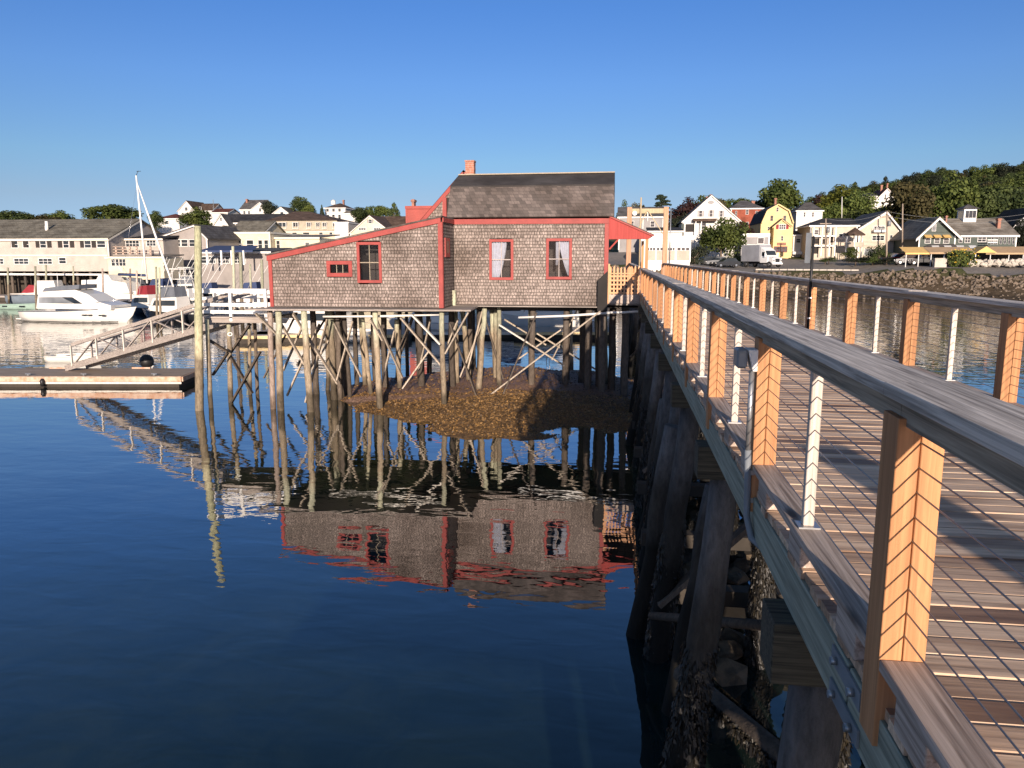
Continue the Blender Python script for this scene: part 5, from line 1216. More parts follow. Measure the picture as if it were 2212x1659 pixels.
for k in range(120):
    a = at(2092+r.random()*130, 566+r.uniform(-2,6), 124.5+r.random()*1.5); rockmesh(fb_, tuple(a), (0.5,0.4,0.35), k)
o = fb_.build('terrace_wall', M['concrete'], fix=False); rebase(o, tuple(at(2150,570,125))); tag(o, 'pale rough stone wall below the dining terrace at the right edge', 'wall')

# timber portal over the far end of the bridge
po = thing('bridge_portal', 'open timber portal of two posts and a top beam over the far bridge end', 'portal', (2.2, 60, DK))
for x in (0.79, 3.50):
    t = MB(); t.box(x-0.18, x+0.18, 59.85, 60.2, DK, 9.62); t.build('post', M['portal'], po, bevel=0.02)
t = MB(); t.box(0.98, 3.31, 59.9, 60.15, 9.15, 9.5); t.build('top_beam', M['paleply'], po)
for (a, b, c, d) in ((1374,505,1398,455),(1432,505,1400,455)): MB().bar(at(a,b,59.8), at(c,d,59.8), 0.06, 0.2, (0,1,0)).build('brace', M['paleply'], po)
t = MB(); p = at(1383,505,59.7); t.tube([(p.x,59.7,5.0),(p.x,59.7,10.3)], 0.06, 8); t.build('pole', M['paleply'], po)
t = MB(); p = at(1371,461,59.8); t.tube([(p.x,59.5,p.z),(p.x,59.84,p.z)], 0.17, 12); t.build('lamp', M['white'], po)
t = MB(); p = at(1448,500,59.8); t.tube([(p.x,59.8,4.6),(p.x,59.8,9.5)], 0.05, 6); t.build('conduit', M['steel'], po)
t = MB(); p = at(1399,470,59.9); t.tube([(p.x,59.9,p.z-0.3),(p.x,59.9,p.z+0.45)], 0.05, 6); t.build('pendant', M['white'], po)

# truck, cars, poles
def wheels(o, mbx, xs, y0, y1, r, z):
    for x in xs:
        for y in (y0, y1):
            t = MB(); t.tube([(x,y-0.13,z),(x,y+0.13,z)], r, 14, True); w = mbx(t, 'wheel', 'rubber', o); t = MB(); t.tube([(x,y-0.15,z),(x,y+0.15,z)], r*0.55, 10); mbx(t, 'rim', 'chrome', w)
def car(px, py, Y, hd, m, label, group=None, name='parked_car', van=False):
    b = at(px, py, Y); o = thing(name, label, 'car', (b.x, b.y, b.z), group); PADS.append((b.x, b.y, b.z, 4))
    hd_ = R(hd); put = lambda t, nm, mm, par=None: xf(t, (b.x,b.y,b.z), hd_).build(nm, M[mm], par or o)
    def pr(pts, hw, nm, mm): t = MB(); t.prism(pts, lambda a, c: (a,-hw,c), lambda a, c: (a,hw,c)); return put(t, nm, mm)
    pr([(-2.2,0.3),(2.2,0.3),(2.25,0.62),(2.1,0.82),(1.0,0.95),(-1.9,0.98),(-2.2,0.85)], 0.88, 'body', m)
    pr([(-1.85,0.97),(0.95,0.94),(0.3,1.42),(-1.35,1.46)], 0.76, 'cabin', 'pane'); pr([(-1.40,1.44),(0.33,1.41),(0.2,1.49),(-1.3,1.52)], 0.74, 'car_roof', m)
    for sg in (-1, 1):
        t = MB(); t.box(2.18,2.27,sg*0.62-0.14,sg*0.62+0.14,0.62,0.76); put(t, 'headlight', 'white')
        t = MB(); t.box(-2.24,-2.16,sg*0.66-0.12,sg*0.66+0.12,0.68,0.86); put(t, 'tail_light', 'carred')
    wheels(o, put, (-1.4,1.4), -0.82, 0.82, 0.33, 0.33); return o
car(1726,553,158,250,'carwhite','white car parked on the sloping street beside the yellow gambrel house')
car(1521,573,138,200,'carblack','black car parked at the left end under the round green tree')
car(1545,574,138,205,'cargrey','grey car parked between two black cars under the round green tree')
car(1568,577,135,200,'carblack','black car parked nearest the truck with its front toward the water')
car(1938,568,134,185,'carred','red car parked behind the hedge by the tan gabled house')
car(1990,572,129,180,'carblack','black car parked low in front of the dining tent')
car(2090-130,571,130,180,'cargrey','grey car parked between the hedge and the black car')
b = at(1640,577,136); tr_ = thing('box_truck', 'white cab truck with a tall grey box parked on the quay', 'truck', (b.x,b.y,b.z)); PADS.append((b.x,b.y,b.z,7))
hd_ = R(-58); put = lambda t, nm, mm, par=None: xf(t, (b.x,b.y,b.z), hd_).build(nm, M[mm], par or tr_)
t = MB(); t.box(-3.2,1.2,-1.22,1.22,0.95,3.7); put(t, 'cargo_box', 'truckgrey')
t = MB(); t.box(-3.25,-3.21,-1.05,-0.03,1.1,3.55); t.box(-3.25,-3.21,0.03,1.05,1.1,3.55); put(t, 'cargo_door', 'cargrey')
t = MB(); t.box(-3.2,3.6,-0.45,0.45,0.55,0.93); put(t, 'chassis', 'carblack')
t = MB(); t.prism([(1.35,0.75),(3.0,0.75),(3.05,1.75),(2.75,2.0),(2.35,2.75),(1.35,3.3)], lambda a, c: (a,-1.12,c), lambda a, c: (a,1.12,c)); cab_ = put(t, 'cab', 'carwhite')
t = MB(); t.prism([(3.0,0.6),(4.1,0.6),(4.2,1.0),(4.1,1.55),(3.0,1.78)], lambda a, c: (a,-0.95,c), lambda a, c: (a,0.95,c)); put(t, 'hood', 'carwhite')
t = MB(); t.prism([(2.79,2.0),(2.40,2.72),(2.37,2.68),(2.74,1.98)], lambda a, c: (a+0.03,-1.0,c), lambda a, c: (a+0.03,1.0,c)); put(t, 'windshield', 'pane', cab_)
for sg in (-1, 1):
    t = MB(); t.box(1.75,2.55,sg*1.125-0.01,sg*1.125+0.01,1.85,2.5); put(t, 'side_window', 'pane', cab_)
    t = MB(); t.box(4.12,4.22,sg*0.75-0.16,sg*0.75+0.16,0.95,1.2); put(t, 'headlight', 'chrome')
    t = MB(); t.box(2.7,2.8,sg*1.35-0.1,sg*1.35+0.1,1.7,2.4); put(t, 'mirror', 'carwhite')
t = MB(); t.box(4.14,4.24,-0.45,0.45,0.85,1.45); put(t, 'grille', 'carblack'); t = MB(); t.box(4.1,4.3,-1.05,1.05,0.5,0.75); put(t, 'bumper', 'carwhite')
wheels(tr_, put, (-2.1,3.4), -0.98, 0.98, 0.48, 0.48)
M['polewood'] = wood('utility pole wood', (0.20,0.16,0.12), (0.36,0.29,0.23), 'Z', 0.85, 0.5, 0.2, 0.2)
def upole(px, y0, y1, Y, label, arm=True, r=0.16, m='polewood'):
    p, q = at(px, y1, Y), at(px, y0, Y); o = thing('utility_pole', label, 'utility pole', tuple(p)); PADS.append((p.x,p.y,p.z,2))
    MB().tube([(p.x,p.y,p.z-1),(q.x,p.y,q.z)], [r, r*0.7], 8).build('pole', M[m], o)
    if arm: t = MB(); t.box(q.x-0.9,q.x+0.9,p.y-0.06,p.y+0.06,q.z-0.9,q.z-0.75); t.build('cross_arm', M[m], o); MB().tube([(q.x+0.4,p.y-0.3,q.z-2.3),(q.x+0.4,p.y-0.3,q.z-1.4)], 0.24, 10).build('transformer', M['cargrey'], o)
    return q
P1 = upole(1916,457,563,132,'tall utility pole standing in front of the tan gabled house'); P2 = upole(1784,472,566,134,'utility pole with a transformer in front of the porch building')
P3 = upole(1950,440,530,142,'pale leaning utility pole between tan gabled house and dark house', False, 0.14); P4 = upole(1819,425,462,190,'thin white pole among yellow green trees on the hill', False, 0.1, 'white')
def wires(a, b, sag, label):
    t = MB()
    for dz in (0, -0.7): t.tube([Vector(a).lerp(Vector(b), i/10)+Vector((0,0,dz-sag*4*(i/10)*(1-i/10))) for i in range(11)], 0.02, 4)
    o = t.build('overhead_wire', M['cargrey'], fix=False); rebase(o, tuple(a)); tag(o, label, 'wires')
wires(P2, P1, 0.8, 'overhead wires running between two utility poles on the right shore'); wires(P1, at(2300,446,132), 1.5, 'overhead wires running from the tall utility pole off the right edge')
# concrete wheel stops along the edge of the quay
first_ = None
for i in range(13):
    p = at(1640+i*17.2, 583.5+0.12*i, 128.2)
    if first_ is None:
        t = MB(); t.prism([(-0.09,0),(0.09,0),(0.07,0.2),(-0.07,0.2)], lambda a, c: (-0.55,a,c), lambda a, c: (0.55,a,c)); first_ = t.build('wheel_stop', M['stop'] if 'stop' in M else M['concrete']); o = first_
    else: o = first_.copy(); col.objects.link(o)
    o.location = (p.x, p.y, p.z); PADS.append((p.x,p.y,p.z,1.5))
    tag(o, 'pale yellow concrete wheel stop in the row along the quay edge', 'wheel stop', 'wheel stops along the quay edge')

# ------------------------------------------------------------------ left shore buildings
L1 = house('wharf_building', 'long two storey tan wharf building on piles with a grey roof', 100, -190, 232, 585, 516, 477, 'rx', 'tan shingle wall', 'oliveroof', 15,
   [(-40,521,-24,535), (-14,521,-2,535), (41-15,521,38,535,{'cols':1}), (27+24,521,62,535,{'cols':1}), (88,521,99,535,{'cols':1}), (138,521,148,535,{'cols':1}), (184,521,196,535,{'cols':1}), (211,521,227,534),
    (-14,559,7,570,{'cols':3}), (32,559,61,570,{'cols':3}), (85,559,112,570,{'cols':3}), (129,557,142,569)], trim='trim', down=0.05, cat='building', pad=False)

for c_ in L1.children:
    if c_.name.startswith('window'): pass
for a in (24, 50, 78, 99+4, 126, 152, 174, 199): fbox(L1, 'shutter', 'inside', 100, a, 521, a+8, 535)
fbox(L1, 'belt_board', 'trim', 100, -180, 550.5, 232, 553, -0.08)
fbox(L1, 'wharf_beam', 'white', 100, -180, 591, 236, 593.5, -0.6, -0.3)
for k in range(22):
    p = at(-60+k*14.2, 589, 100.6+0.9*(k % 2)*2); MB().tube([(p.x,p.y,-0.5),(p.x,p.y,4.3)], 0.2, 8).build('pile', M['piledark'], L1)
a, b = at(-190,585,108), at(236,585,108); t = MB(); t.box(a.x, b.x, 108, 108.3, -0.5, a.z); t.build('back_wall', M['darkwood'], L1)
for (px, py) in ((101,497),(59+42,487)): p = at(px, py, 103); MB().tube([(p.x,103,p.z-0.6),(p.x,103,p.z+0.6)], 0.22, 8).build('roof_vent', M['white'], L1)
for (a, b, c, d) in ((145,492,172,499),(205,488,228,494)):
    pass
h = house('boat_shed', 'low cream shed with small windows below the railed deck', 99, 232, 352, 588, 556, 552, 'shed', 'cream clapboard', 'sandroof', 5, [(242,560,248,574), (251,560,256,574), (259,560,264,574), (266,560,271,574)], trim='trim', cat='shed', down=1.0, pad=False)
for k in range(7): p = at(236+k*18, 588, 99.5); MB().tube([(p.x,p.y,-0.5),(p.x,p.y,p.z)], 0.2, 8).build('pile', M['piledark'], h)
h = house('deck_bar', 'dark railed upper deck with big windows beside the tan wharf building', 104, 234, 352, 562, 517, 506, 'shed', 'tan shingle wall', 'darkroof', 8, [(240,520,252,534,{'cols':2}), (257,520,268,534), (273,520,300,533,{'cols':4}), (318,519,336,531,{'cols':3})], trim='trim', cat='building', pad=False, down=2.0)
for z_ in (533, 539, 545): fbox(h, 'deck_rail', 'pink door panel', 104, 234, z_, 352, z_+1.3, -3.0, -2.9)
for k in range(9): fbox(h, 'rail_post', 'pink door panel', 104, 235+k*14.5, 532, 236.3+k*14.5, 556, -3.0, -2.85)
p, q = at(234,552,104), at(352,548,104); t = MB(); t.box(p.x, q.x, 100.9, 103.9, p.z-0.1, p.z+0.15); t.build('deck_floor', M['weathered'], h)
h = house('gabled_shed', 'weathered grey gabled building with a row of white framed windows', 108, 346, 446, 592, 512, 487, 'gf', 'weathered wall', 'slate', 12, [(360,518,371,532,{'cols':2}), (375,518,389,532,{'cols':2}), (393,518,405,532), (410,518,420,532), (424,518,431,532), (419,491,423,496,{'cols':1,'rows':1})], xr=421, cat='building', pad=False, down=6)
h = house('dock_house', 'grey dock house with a navy blue canopy left of the shingled house', 92, 430, 585, 618, 545, 538, 'shed', 'weathered wall', 'slate', 6, [(433,555,447,568), (452,555,465,568), (472,555,495,568,{'cols':3}), (505,556,530,568,{'cols':3})], cat='building', pad=False, down=1.5)
p, q = at(430,541,88), at(528,533,88); t = MB(); t.face([(p.x,88,p.z),(q.x+1,88,p.z),(q.x,91.9,q.z+0.2),(p.x,91.9,q.z+0.2)]); t.face([(p.x,88,p.z),(p.x,88,p.z-0.2),(q.x+1,88,p.z-0.2),(q.x+1,88,p.z)]); t.build('canopy', M['bluecover'], h)
for a in (432, 447, 478, 500, 526): fbox(h, 'canopy_post', 'white', 88, a, 541, a+1.6, 572, -0.1, 0.05)
h = house('flat_roof_building', 'cream flat roofed building with tall windows below the mansard house', 118, 474, 582, 590, 502, 500, 'flat', 'cream clapboard', 'sandroof', 14, [(481,520,496,535,{'pane':'panelight'}), (508,520,521,535), (534,519,547,537), (559,519,566,537,{'cols':1}), (572,519,579,537,{'cols':1})], trim='trim', cat='building', pad=False)
h = house('sloped_roof_hall', 'low cream hall with a plain sloping side left of the red raked roof', 120, 583, 690, 590, 514, 509, 'shed', 'cream clapboard', 'sandroof', 9, [(588,520,594,536,{'cols':1}), (598,520,604,536,{'cols':1}), (660,524,668,530)], trim='trim', cat='building', pad=False)
h = house('mansard_building', 'large beige mansard building with a brown roof and white dormer windows', 160, 567, 734, 540, 500, 497, 'flat', 'cream clapboard', 'sandroof', 16, [(632,502,641,510), (655,502,668,510), (690,502,697,510), (712,502,718,510)], trim='trim', cat='building', pad=False)
def mansard():
    X0, X1 = at(565,500,160).x, at(735,500,160).x; z0, z1, z2 = at(650,499,160).z, at(650,477,161).z, at(645,457,168).z; t = MB(); e = 0.9
    b0 = [(X0,159.6),(X1,159.6),(X1,176.4),(X0,176.4)]; b1 = [(X0+e,159.6+e),(X1-e,159.6+e),(X1-e,176.4-e),(X0+e,176.4-e)]
    for i in range(4): j = (i+1) % 4; t.face([(*b0[i],z0),(*b0[j],z0),(*b1[j],z1),(*b1[i],z1)])
    t.build('mansard', M['mansard shingles'], h)
    t = MB(); k = 0.3; c = [(b1[0][0]-k,b1[0][1]-k),(b1[1][0]+k,b1[1][1]-k),(b1[2][0]+k,b1[2][1]+k),(b1[3][0]-k,b1[3][1]+k)]; r0 = (at(636,457,168).x,168,z2); r1 = (at(668,457,168).x,168,z2)
    t.face([(*c[0],z1),(*c[1],z1),r1,r0]); t.face([(*c[1],z1),(*c[2],z1),r1]); t.face([(*c[2],z1),(*c[3],z1),r0,r1]); t.face([(*c[3],z1),(*c[0],z1),r0]); t.face([(*v,z1) for v in reversed(c)]); t.build('roof', M['brownroof'], h)
    for (a, b) in ((576,588),(602,618),(634,644),(664,671),(684,690),(698,705),(720,727)):
        p, q = at(a,494,159.8), at(b,481,159.8); win(h, p.x, p.z, q.x, q.z, 160.0, 2, 1, deep=0.5)
mansard()
house('red_gable_house', 'barn red gable with white edges and an olive roof above the flat roofed building', 140, 463, 503, 540, 514, 489, 'gf', 'barn red wall', 'oliveroof', 8, [], pad=False)
house('olive_roof_house', 'house with a long olive grey roof between red gable and mansard building', 143, 497, 568, 540, 502, 479, 'rx', 'cream clapboard', 'oliveroof', 10, [], pad=False)
house('long_roof_house', 'house with a long black roof and white gable end behind the red gable', 175, 468, 590, 520, 481, 464, 'rx', 'white clapboard', 'darkroof', 12, [], pad=False)
house('white_gable', 'white pointed gable end rising above the barn red gable', 172, 460, 496, 520, 489, 463, 'gf', 'white clapboard', 'slate', 8, [(476,470,479,477,{'cols':1})])
house('hill_house', 'white gabled house with a grey brown roof on the skyline at left', 240, 385, 421, 480, 455, 434, 'gf', 'white clapboard', 'brownroof', 10, [(400,448,405,455)])
house('hill_house', 'white house with a small dormer right of the skyline gable at left', 244, 420, 457, 480, 455, 441, 'rx', 'white clapboard', 'brownroof', 9, [(431,447,435,453)])
house('hill_house', 'white house with a red brown hip roof left of the skyline gable', 215, 338, 386, 500, 472, 462, 'hip', 'white clapboard', 'redroof', 9, [(358,477,364,484)])
house('hill_house', 'low white house with a brown roof beside the radio mast', 235, 458, 491, 480, 459, 452, 'rx', 'white clapboard', 'redroof', 8, [])
house('hill_house', 'white house with a broad grey roof and front gable on the skyline', 255, 519, 563, 480, 452, 433, 'rx', 'white clapboard', 'slate', 11, [(526,456,530,462), (536,456,540,462)], [(532,535,430,436,4)])
house('hill_house', 'white front gable joined to the grey roofed skyline house', 252, 545, 578, 480, 450, 437, 'gf', 'white clapboard', 'slate', 7, [(560,450,564,457)])
house('hill_house', 'white gable with open eaves beside the leafy tree on the skyline', 225, 588, 626, 490, 462, 447, 'gf', 'white clapboard', 'slate', 9, [(606,458,612,466)])
h = house('cupola_mansion', 'white mansion with a rooftop cupola on the skyline left of the dark trees', 240, 702, 745, 490, 449, 439, 'hip', 'white clapboard', 'brownroof', 10, [(705,450,710,457), (718,450,723,457), (731,450,736,457), (706,464,711,473), (718,464,723,473), (731,464,736,473)], [(741,743.5,432,442,6)])
p = at(720,440,245); t = MB(); t.tube([(p.x,245,p.z-0.3),(p.x,245,p.z+0.9)], 0.75, 8, False); t.tube([(p.x,245,p.z+0.9),(p.x,245,p.z+1.3)], [0.9,0.1], 8, False); t.build('cupola', M['white'], h)
house('hill_house', 'white annex with a pale roof attached right of the cupola mansion', 238, 744, 770, 490, 461, 456, 'rx', 'white clapboard', 'sandroof', 7, [])
house('gabled_house', 'cream gabled house with a brown roof above the red rake board', 150, 757, 846, 540, 502, 466, 'gf', 'cream clapboard', 'brownroof', 12, [(797,474,803,482,{'shutters':'grey clapboard'}), (775,492,790,497,{'cols':3}), (808,492,822,497,{'cols':3})], xr=799, pad=False)
house('brown_roof_house', 'house with a long brown roof right of the cream gabled house', 156, 800, 905, 540, 492, 469, 'rx', 'cream clapboard', 'brownroof', 10, [], pad=False)
house('white_wall_house', 'narrow white house between mansard building and cream gabled house', 150, 722, 752, 540, 480, 476, 'flat', 'white clapboard', 'slate', 10, [], pad=False)
h = house('red_building', 'plain barn red building with a small chimney behind the shingled house', 75, 878, 975, 560, 446, 445, 'flat', 'barn red wall', 'redroof', 10, [], [(891.5,896,431,446,4)], trim='barn red wall', cat='building', pad=False)
p, q = at(461,470,240), at(461,431,240); MB_ = MB(); MB_.tube([(p.x,240,p.z-4),(q.x,240,q.z)], [0.22,0.05], 6)
for k in range(8): zz = p.z+(q.z-p.z)*(k/8); MB_.bar((p.x-0.5*(1-k/9),240,zz),(p.x+0.5*(1-k/9),240,zz+0.6),0.05,0.05)
o = MB_.build('radio_mast', M['cargrey']); rebase(o, tuple(p)); tag(o, 'thin grey radio mast on the skyline left of the white houses', 'mast')

# ------------------------------------------------------------------ trees
gH = 'trees on the skyline behind the wharf buildings'
for a in ((30,452,500,95,200,'wide','dark','dark broad tree at the left edge above the wharf roof'), (100,459,500,70,205,'wide','brown','low brownish tree between two dark trees above the wharf roof'), (126,453,500,82,215,'round','green','round green tree above the wharf roof left of the wide tree'),
          (246,438,500,128,190,'wide','green','very wide rounded tree above the middle of the wharf roof'), (337,455,500,46,195,'round','dark','small dark tree right of the sailboat mast'), (423,445,505,78,180,'round','green','green tree below the white skyline gable'),
          (583,429,478,40,250,'round','black','nearly black rounded tree right of the grey roofed skyline house'), (648,424,480,58,230,'round','dark','leafy tree with a ragged top right of the skyline gables'), (668,436,480,34,226,'round','green','smaller green tree against the right side of the leafy tree'),
          (696,441,475,16,235,'cone','dark','slim dark tree just left of the cupola mansion'), (776,447,490,56,215,'round','dark','dark tree right of the cupola mansion annex'), (812,438,495,60,230,'wide','green','broad green tree above the brown roof'), (852,436,495,52,220,'cone','dark','pointed dark tree nearest the red building'),
          (745,452,490,40,250,'wide','green','low green tree behind the cupola mansion')):
    tree(*a, gH)
for a in ((1345,430,545,44,190,'round','green','green tree at the right edge of the gambrel roof'), (1372,432,545,66,185,'wide','brown','brown green tree behind the left portal post'), (1427,420,500,70,230,'pine','pine','flat topped pine standing above the portal beam'),
          (1478,424,520,84,185,'round','maroon','dark maroon tree left of the white gabled house'), (1512,416,500,78,215,'round','green','green tree top showing behind the roof of the white gabled house'), (1461,450,545,54,165,'wide','black','dark hedge like tree left of the white gabled house'), (1585,420,500,76,230,'wide','green','pale green tree above the brick house'),
          (1548,424,500,50,225,'wide','brown','brown tree right behind the chimneys of the white gabled house'), (1677,386,500,118,205,'round','green','very large round tree behind the yellow gambrel house'), (1634,424,500,60,212,'wide','dark','dark tree behind the brick chimney'),
          (1557,461,572,102,141,'round','green','round bright green tree standing in front of the white gabled house'), (1603,478,560,44,150,'round','maroon','maroon tree against the right side of the round green tree'), (1587,530,572,40,143,'bush','dark','low shrub right of the round green tree'), (1500,515,575,60,135,'bush','black','dark shrub at the left foot of the round green tree')):
    tree(*a)
for a in ((1770,420,490,60,250,'round','maroon','dark red brown tree at the left end of the wooded hill'), (1808,396,490,104,225,'round','yellow','bright yellow green tree on the left of the hill'), (1848,402,500,74,215,'round','green','green tree right of the bright yellow green tree'), (1790,430,505,70,200,'wide','green','green tree below the bright yellow green tree'),
          (1870,440,530,110,178,'wide','green','spreading green tree behind the roof of the tan gabled house'), (1905,440,520,90,190,'wide','yellow','olive green tree below the white hill house'), (1953,393,530,118,170,'round','brown','tall thin leaved brown tree with pale trunk on the hill'),
          (2038,366,525,124,185,'round','green','big green tree above the dark green restaurant'), (2108,395,520,104,190,'wide','dark','thin branched dark green tree behind the white cupola'), (2170,400,520,96,195,'round','dark','dark tree right of the white cupola'), (2200,470,560,60,150,'round','black','dark tree at the right edge beside the restaurant hall'), (1992,460,540,70,172,'bush','green','low green shrub on the bank left of the restaurant roof')):
    tree(*a)
for a in ((1835,520,562,34,138,'bush','green','round shrub in front of the gazebo'), (1848+50,515,562,50,138,'bush','dark','larger shrub in front of the tan gabled house'), (1790,552,566,40,133,'bush','dark','low dark shrub left of the hedge by the quay'), (1848,549,568,56,131,'bush','black','dark clipped hedge piece left of the utility pole'), (1885,549,569,50,131,'bush','green','green hedge piece under the utility pole'), (1915,551,570,50,130,'bush','black','dark hedge piece right of the utility pole')):
    tree(*a)
M['grasswild'] = LEAF['yellow']
gW = 'trees of the wooded hill at right'; r = random.Random(11)
ridge = [(1745,426),(1799,402),(1868,388),(1916,380),(2018,362),(2063,364),(2136,354),(2180,350),(2260,346),(2340,352)]
def rid(x):
    for (a, b), (c, d) in zip(ridge, ridge[1:]):
        if a <= x <= c: return b+(d-b)*(x-a)/(c-a)
    return 352
k = 0
for row, (dy, Y, n) in enumerate(((0, 330, 30), (16, 300, 27), (34, 272, 24), (54, 246, 21))):
    for i in range(n):
        x = 1752+ (2330-1752)*(i+r.uniform(-0.4,0.4))/n; y = rid(max(1746,x))+dy+r.uniform(-4, 6)
        if row == 3 and 1870 < x < 1960: continue
        k += 1; tree(x, y, y+r.uniform(46, 56), r.uniform(40, 58), Y+r.uniform(-8, 8), r.choice(['round','round','wide','cone']), r.choice(['dark','dark','green','black','dark','green','brown']), 'dark green tree in the crowded wood covering the hill', gW)

# ------------------------------------------------------------------ boats and floats of the left harbour
def pxf(cx, wl, kx, kz): return lambda px, py: ((px-cx)*kx, (wl-py)*kz)
B = Boat('motor_cruiser', 'white cabin cruiser with dark side windows and sand coloured hull facing right', 'boat', (-49.0,65.5), R(-5), 11.4, 3.5, 1.25, stripe='greycover')
q = pxf(186, 697, 0.0523, 0.0415)
B.prof('cabin', 'gelcoat', [q(*p) for p in ((112,667),(114,640),(122,630),(190,625),(216,634),(240,651),(264,658),(264,667))], 1.35, 0.22)
for sg in (-1, 1):
    t = MB(); pts = [q(*p) for p in ((118,655),(118,642),(165,641),(188,655))]; t.prism(pts, lambda a, b: (a, sg*(1.36-0.12*(b-1.5)), b), lambda a, b: (a, sg*(1.30-0.12*(b-1.5)), b)); B.add(t, 'window', 'panelight')
    t = MB(); pts = [q(*p) for p in ((166,641),(186,641),(207,655),(190,655))]; t.prism(pts, lambda a, b: (a, sg*(1.36-0.12*(b-1.5)), b), lambda a, b: (a, sg*(1.30-0.12*(b-1.5)), b)); B.add(t, 'window', 'pane')
    for a in (214, 224, 248): p = q(a, 679); t = MB(); t.box(p[0]-0.16, p[0]+0.16, sg*1.55-0.2, sg*1.55+0.2, p[1]-0.06, p[1]+0.06); B.add(t, 'porthole', 'pane')
B.prof('bridge_cover', 'greycover', [q(*p) for p in ((124,630),(128,622),(160,617),(198,614),(198,623))], 1.15, 0.2)
B.tube('antenna', 'white', [(q(128,630)[0],0.5,q(128,630)[1]), (q(129,590)[0],0.5,q(129,590)[1])], 0.025)
B.tube('bow_rail', 'chrome', [(5.3,0.1,2.1),(4.2,1.0,2.05),(2.6,1.45,1.9)], 0.02); B.tube('bow_rail', 'chrome', [(5.3,-0.1,2.1),(4.2,-1.0,2.05),(2.6,-1.45,1.9)], 0.02)
t = MB(); t.box(-6.3,-5.7,-1.3,1.3,0.22,0.30); B.add(t, 'swim_platform', 'gelcoat')
c = onz(77,646,0); B = Boat('launch', 'white launch under a red canvas cover with an orange brown transom', 'boat', (c.x, c.y), R(-4), 6.6, 2.4, 1.0)
B.prof('canvas_cover', 'redcover', [(-1.4,0.9),(1.9,0.95),(1.5,1.9),(-0.3,2.05)], 1.0, 0.35); t = MB(); t.box(-3.42,-3.31,-1.05,1.05,0.1,0.85); B.add(t, 'transom', 'orangehull'); t = MB(); t.box(1.5,4.0,-0.8,0.8,0.95,1.9); B.add(t, 'wood_cabin', 'varnish')
c = onz(-8,668,0); B = Boat('work_boat', 'grey blue hulled boat cut off by the left edge', 'boat', (c.x-1.5, c.y+10), R(8), 9, 3, 1.4, hull='tealhull'); B.prof('cabin', 'gelcoat', [(-1,1.2),(2,1.3),(1.6,3.0),(-0.8,3.0)], 1.0, 0.1)
c = onz(36,668,0); B = Boat('kayak_boat', 'long low pale green boat on the water at the left edge', 'boat', (c.x, c.y), R(-2), 7.2, 1.6, 0.62, hull='mintgreen', deck='mintgreen')
for a in (-0.8, 1.4): t = MB(); t.box(a-0.3,a+0.3,-0.84,-0.7,0.30,0.45); B.add(t, 'dark_opening', 'blackhull')
c = onz(248,652,0); B = Boat('cabin_boat', 'big white boat with a rounded shrink wrapped cabin behind the cruiser', 'boat', (c.x, c.y), R(-6), 9, 3.2, 1.3)
B.prof('cabin', 'gelcoat', [(-4,1.1),(3.6,1.3),(3.0,2.6),(0.8,2.9),(0.2,3.6),(-1.2,3.7),(-1.6,3.0),(-4,2.9)], 1.4, 0.25); B.prof('cabin_window', 'pane', [(-3,1.9),(-1.5,1.9),(-1.5,2.4),(-3,2.4)], 1.36)
def sail():
    c = onz(330,668,0); B = Boat('sailboat', 'sailboat with a tall white mast and furled jib beyond the gangway', 'sailboat', (c.x, c.y), R(-10), 9.5, 2.9, 1.1, hull='blackhull')
    top = at(294,379,c.y-0.1); ft_ = at(318,612,c.y-0.1); bow = at(386,652,c.y-0.6); t = MB(); t.tube([ft_, top], [0.12,0.09], 8); t.build('mast', M['white'], B.o)
    up = top-(top-ft_)*0.06; t = MB(); t.tube([up, up.lerp(bow, 0.3), up.lerp(bow, 0.7), bow], [0.05,0.11,0.13,0.06], 7); t.build('furled_jib', M['white'], B.o)
    t = MB(); t.tube([top, top+Vector((0.3,0,0.5))], 0.03, 5); t.tube([top+Vector((0.1,0,0.45)), top+Vector((0.6,0,0.45))], 0.03, 5); t.build('wind_vane', M['carblack'], B.o)
    t = MB(); b = ft_+Vector((0,0,0.9)); t.tube([b, b+Vector((-3.8,0.5,0.1))], 0.16, 7); t.build('boom', M['bluecover'], B.o)
    B.prof('cabin', 'gelcoat', [(-1.5,0.9),(2.6,1.0),(2.0,1.6),(-1.3,1.7)], 0.9, 0.2); t = MB(); t.tube([top-Vector((0,0,1)), tuple(ft_+Vector((-3.6,0.3,-0.6)))], 0.012, 4); t.build('backstay', M['chrome'], B.o)
sail()
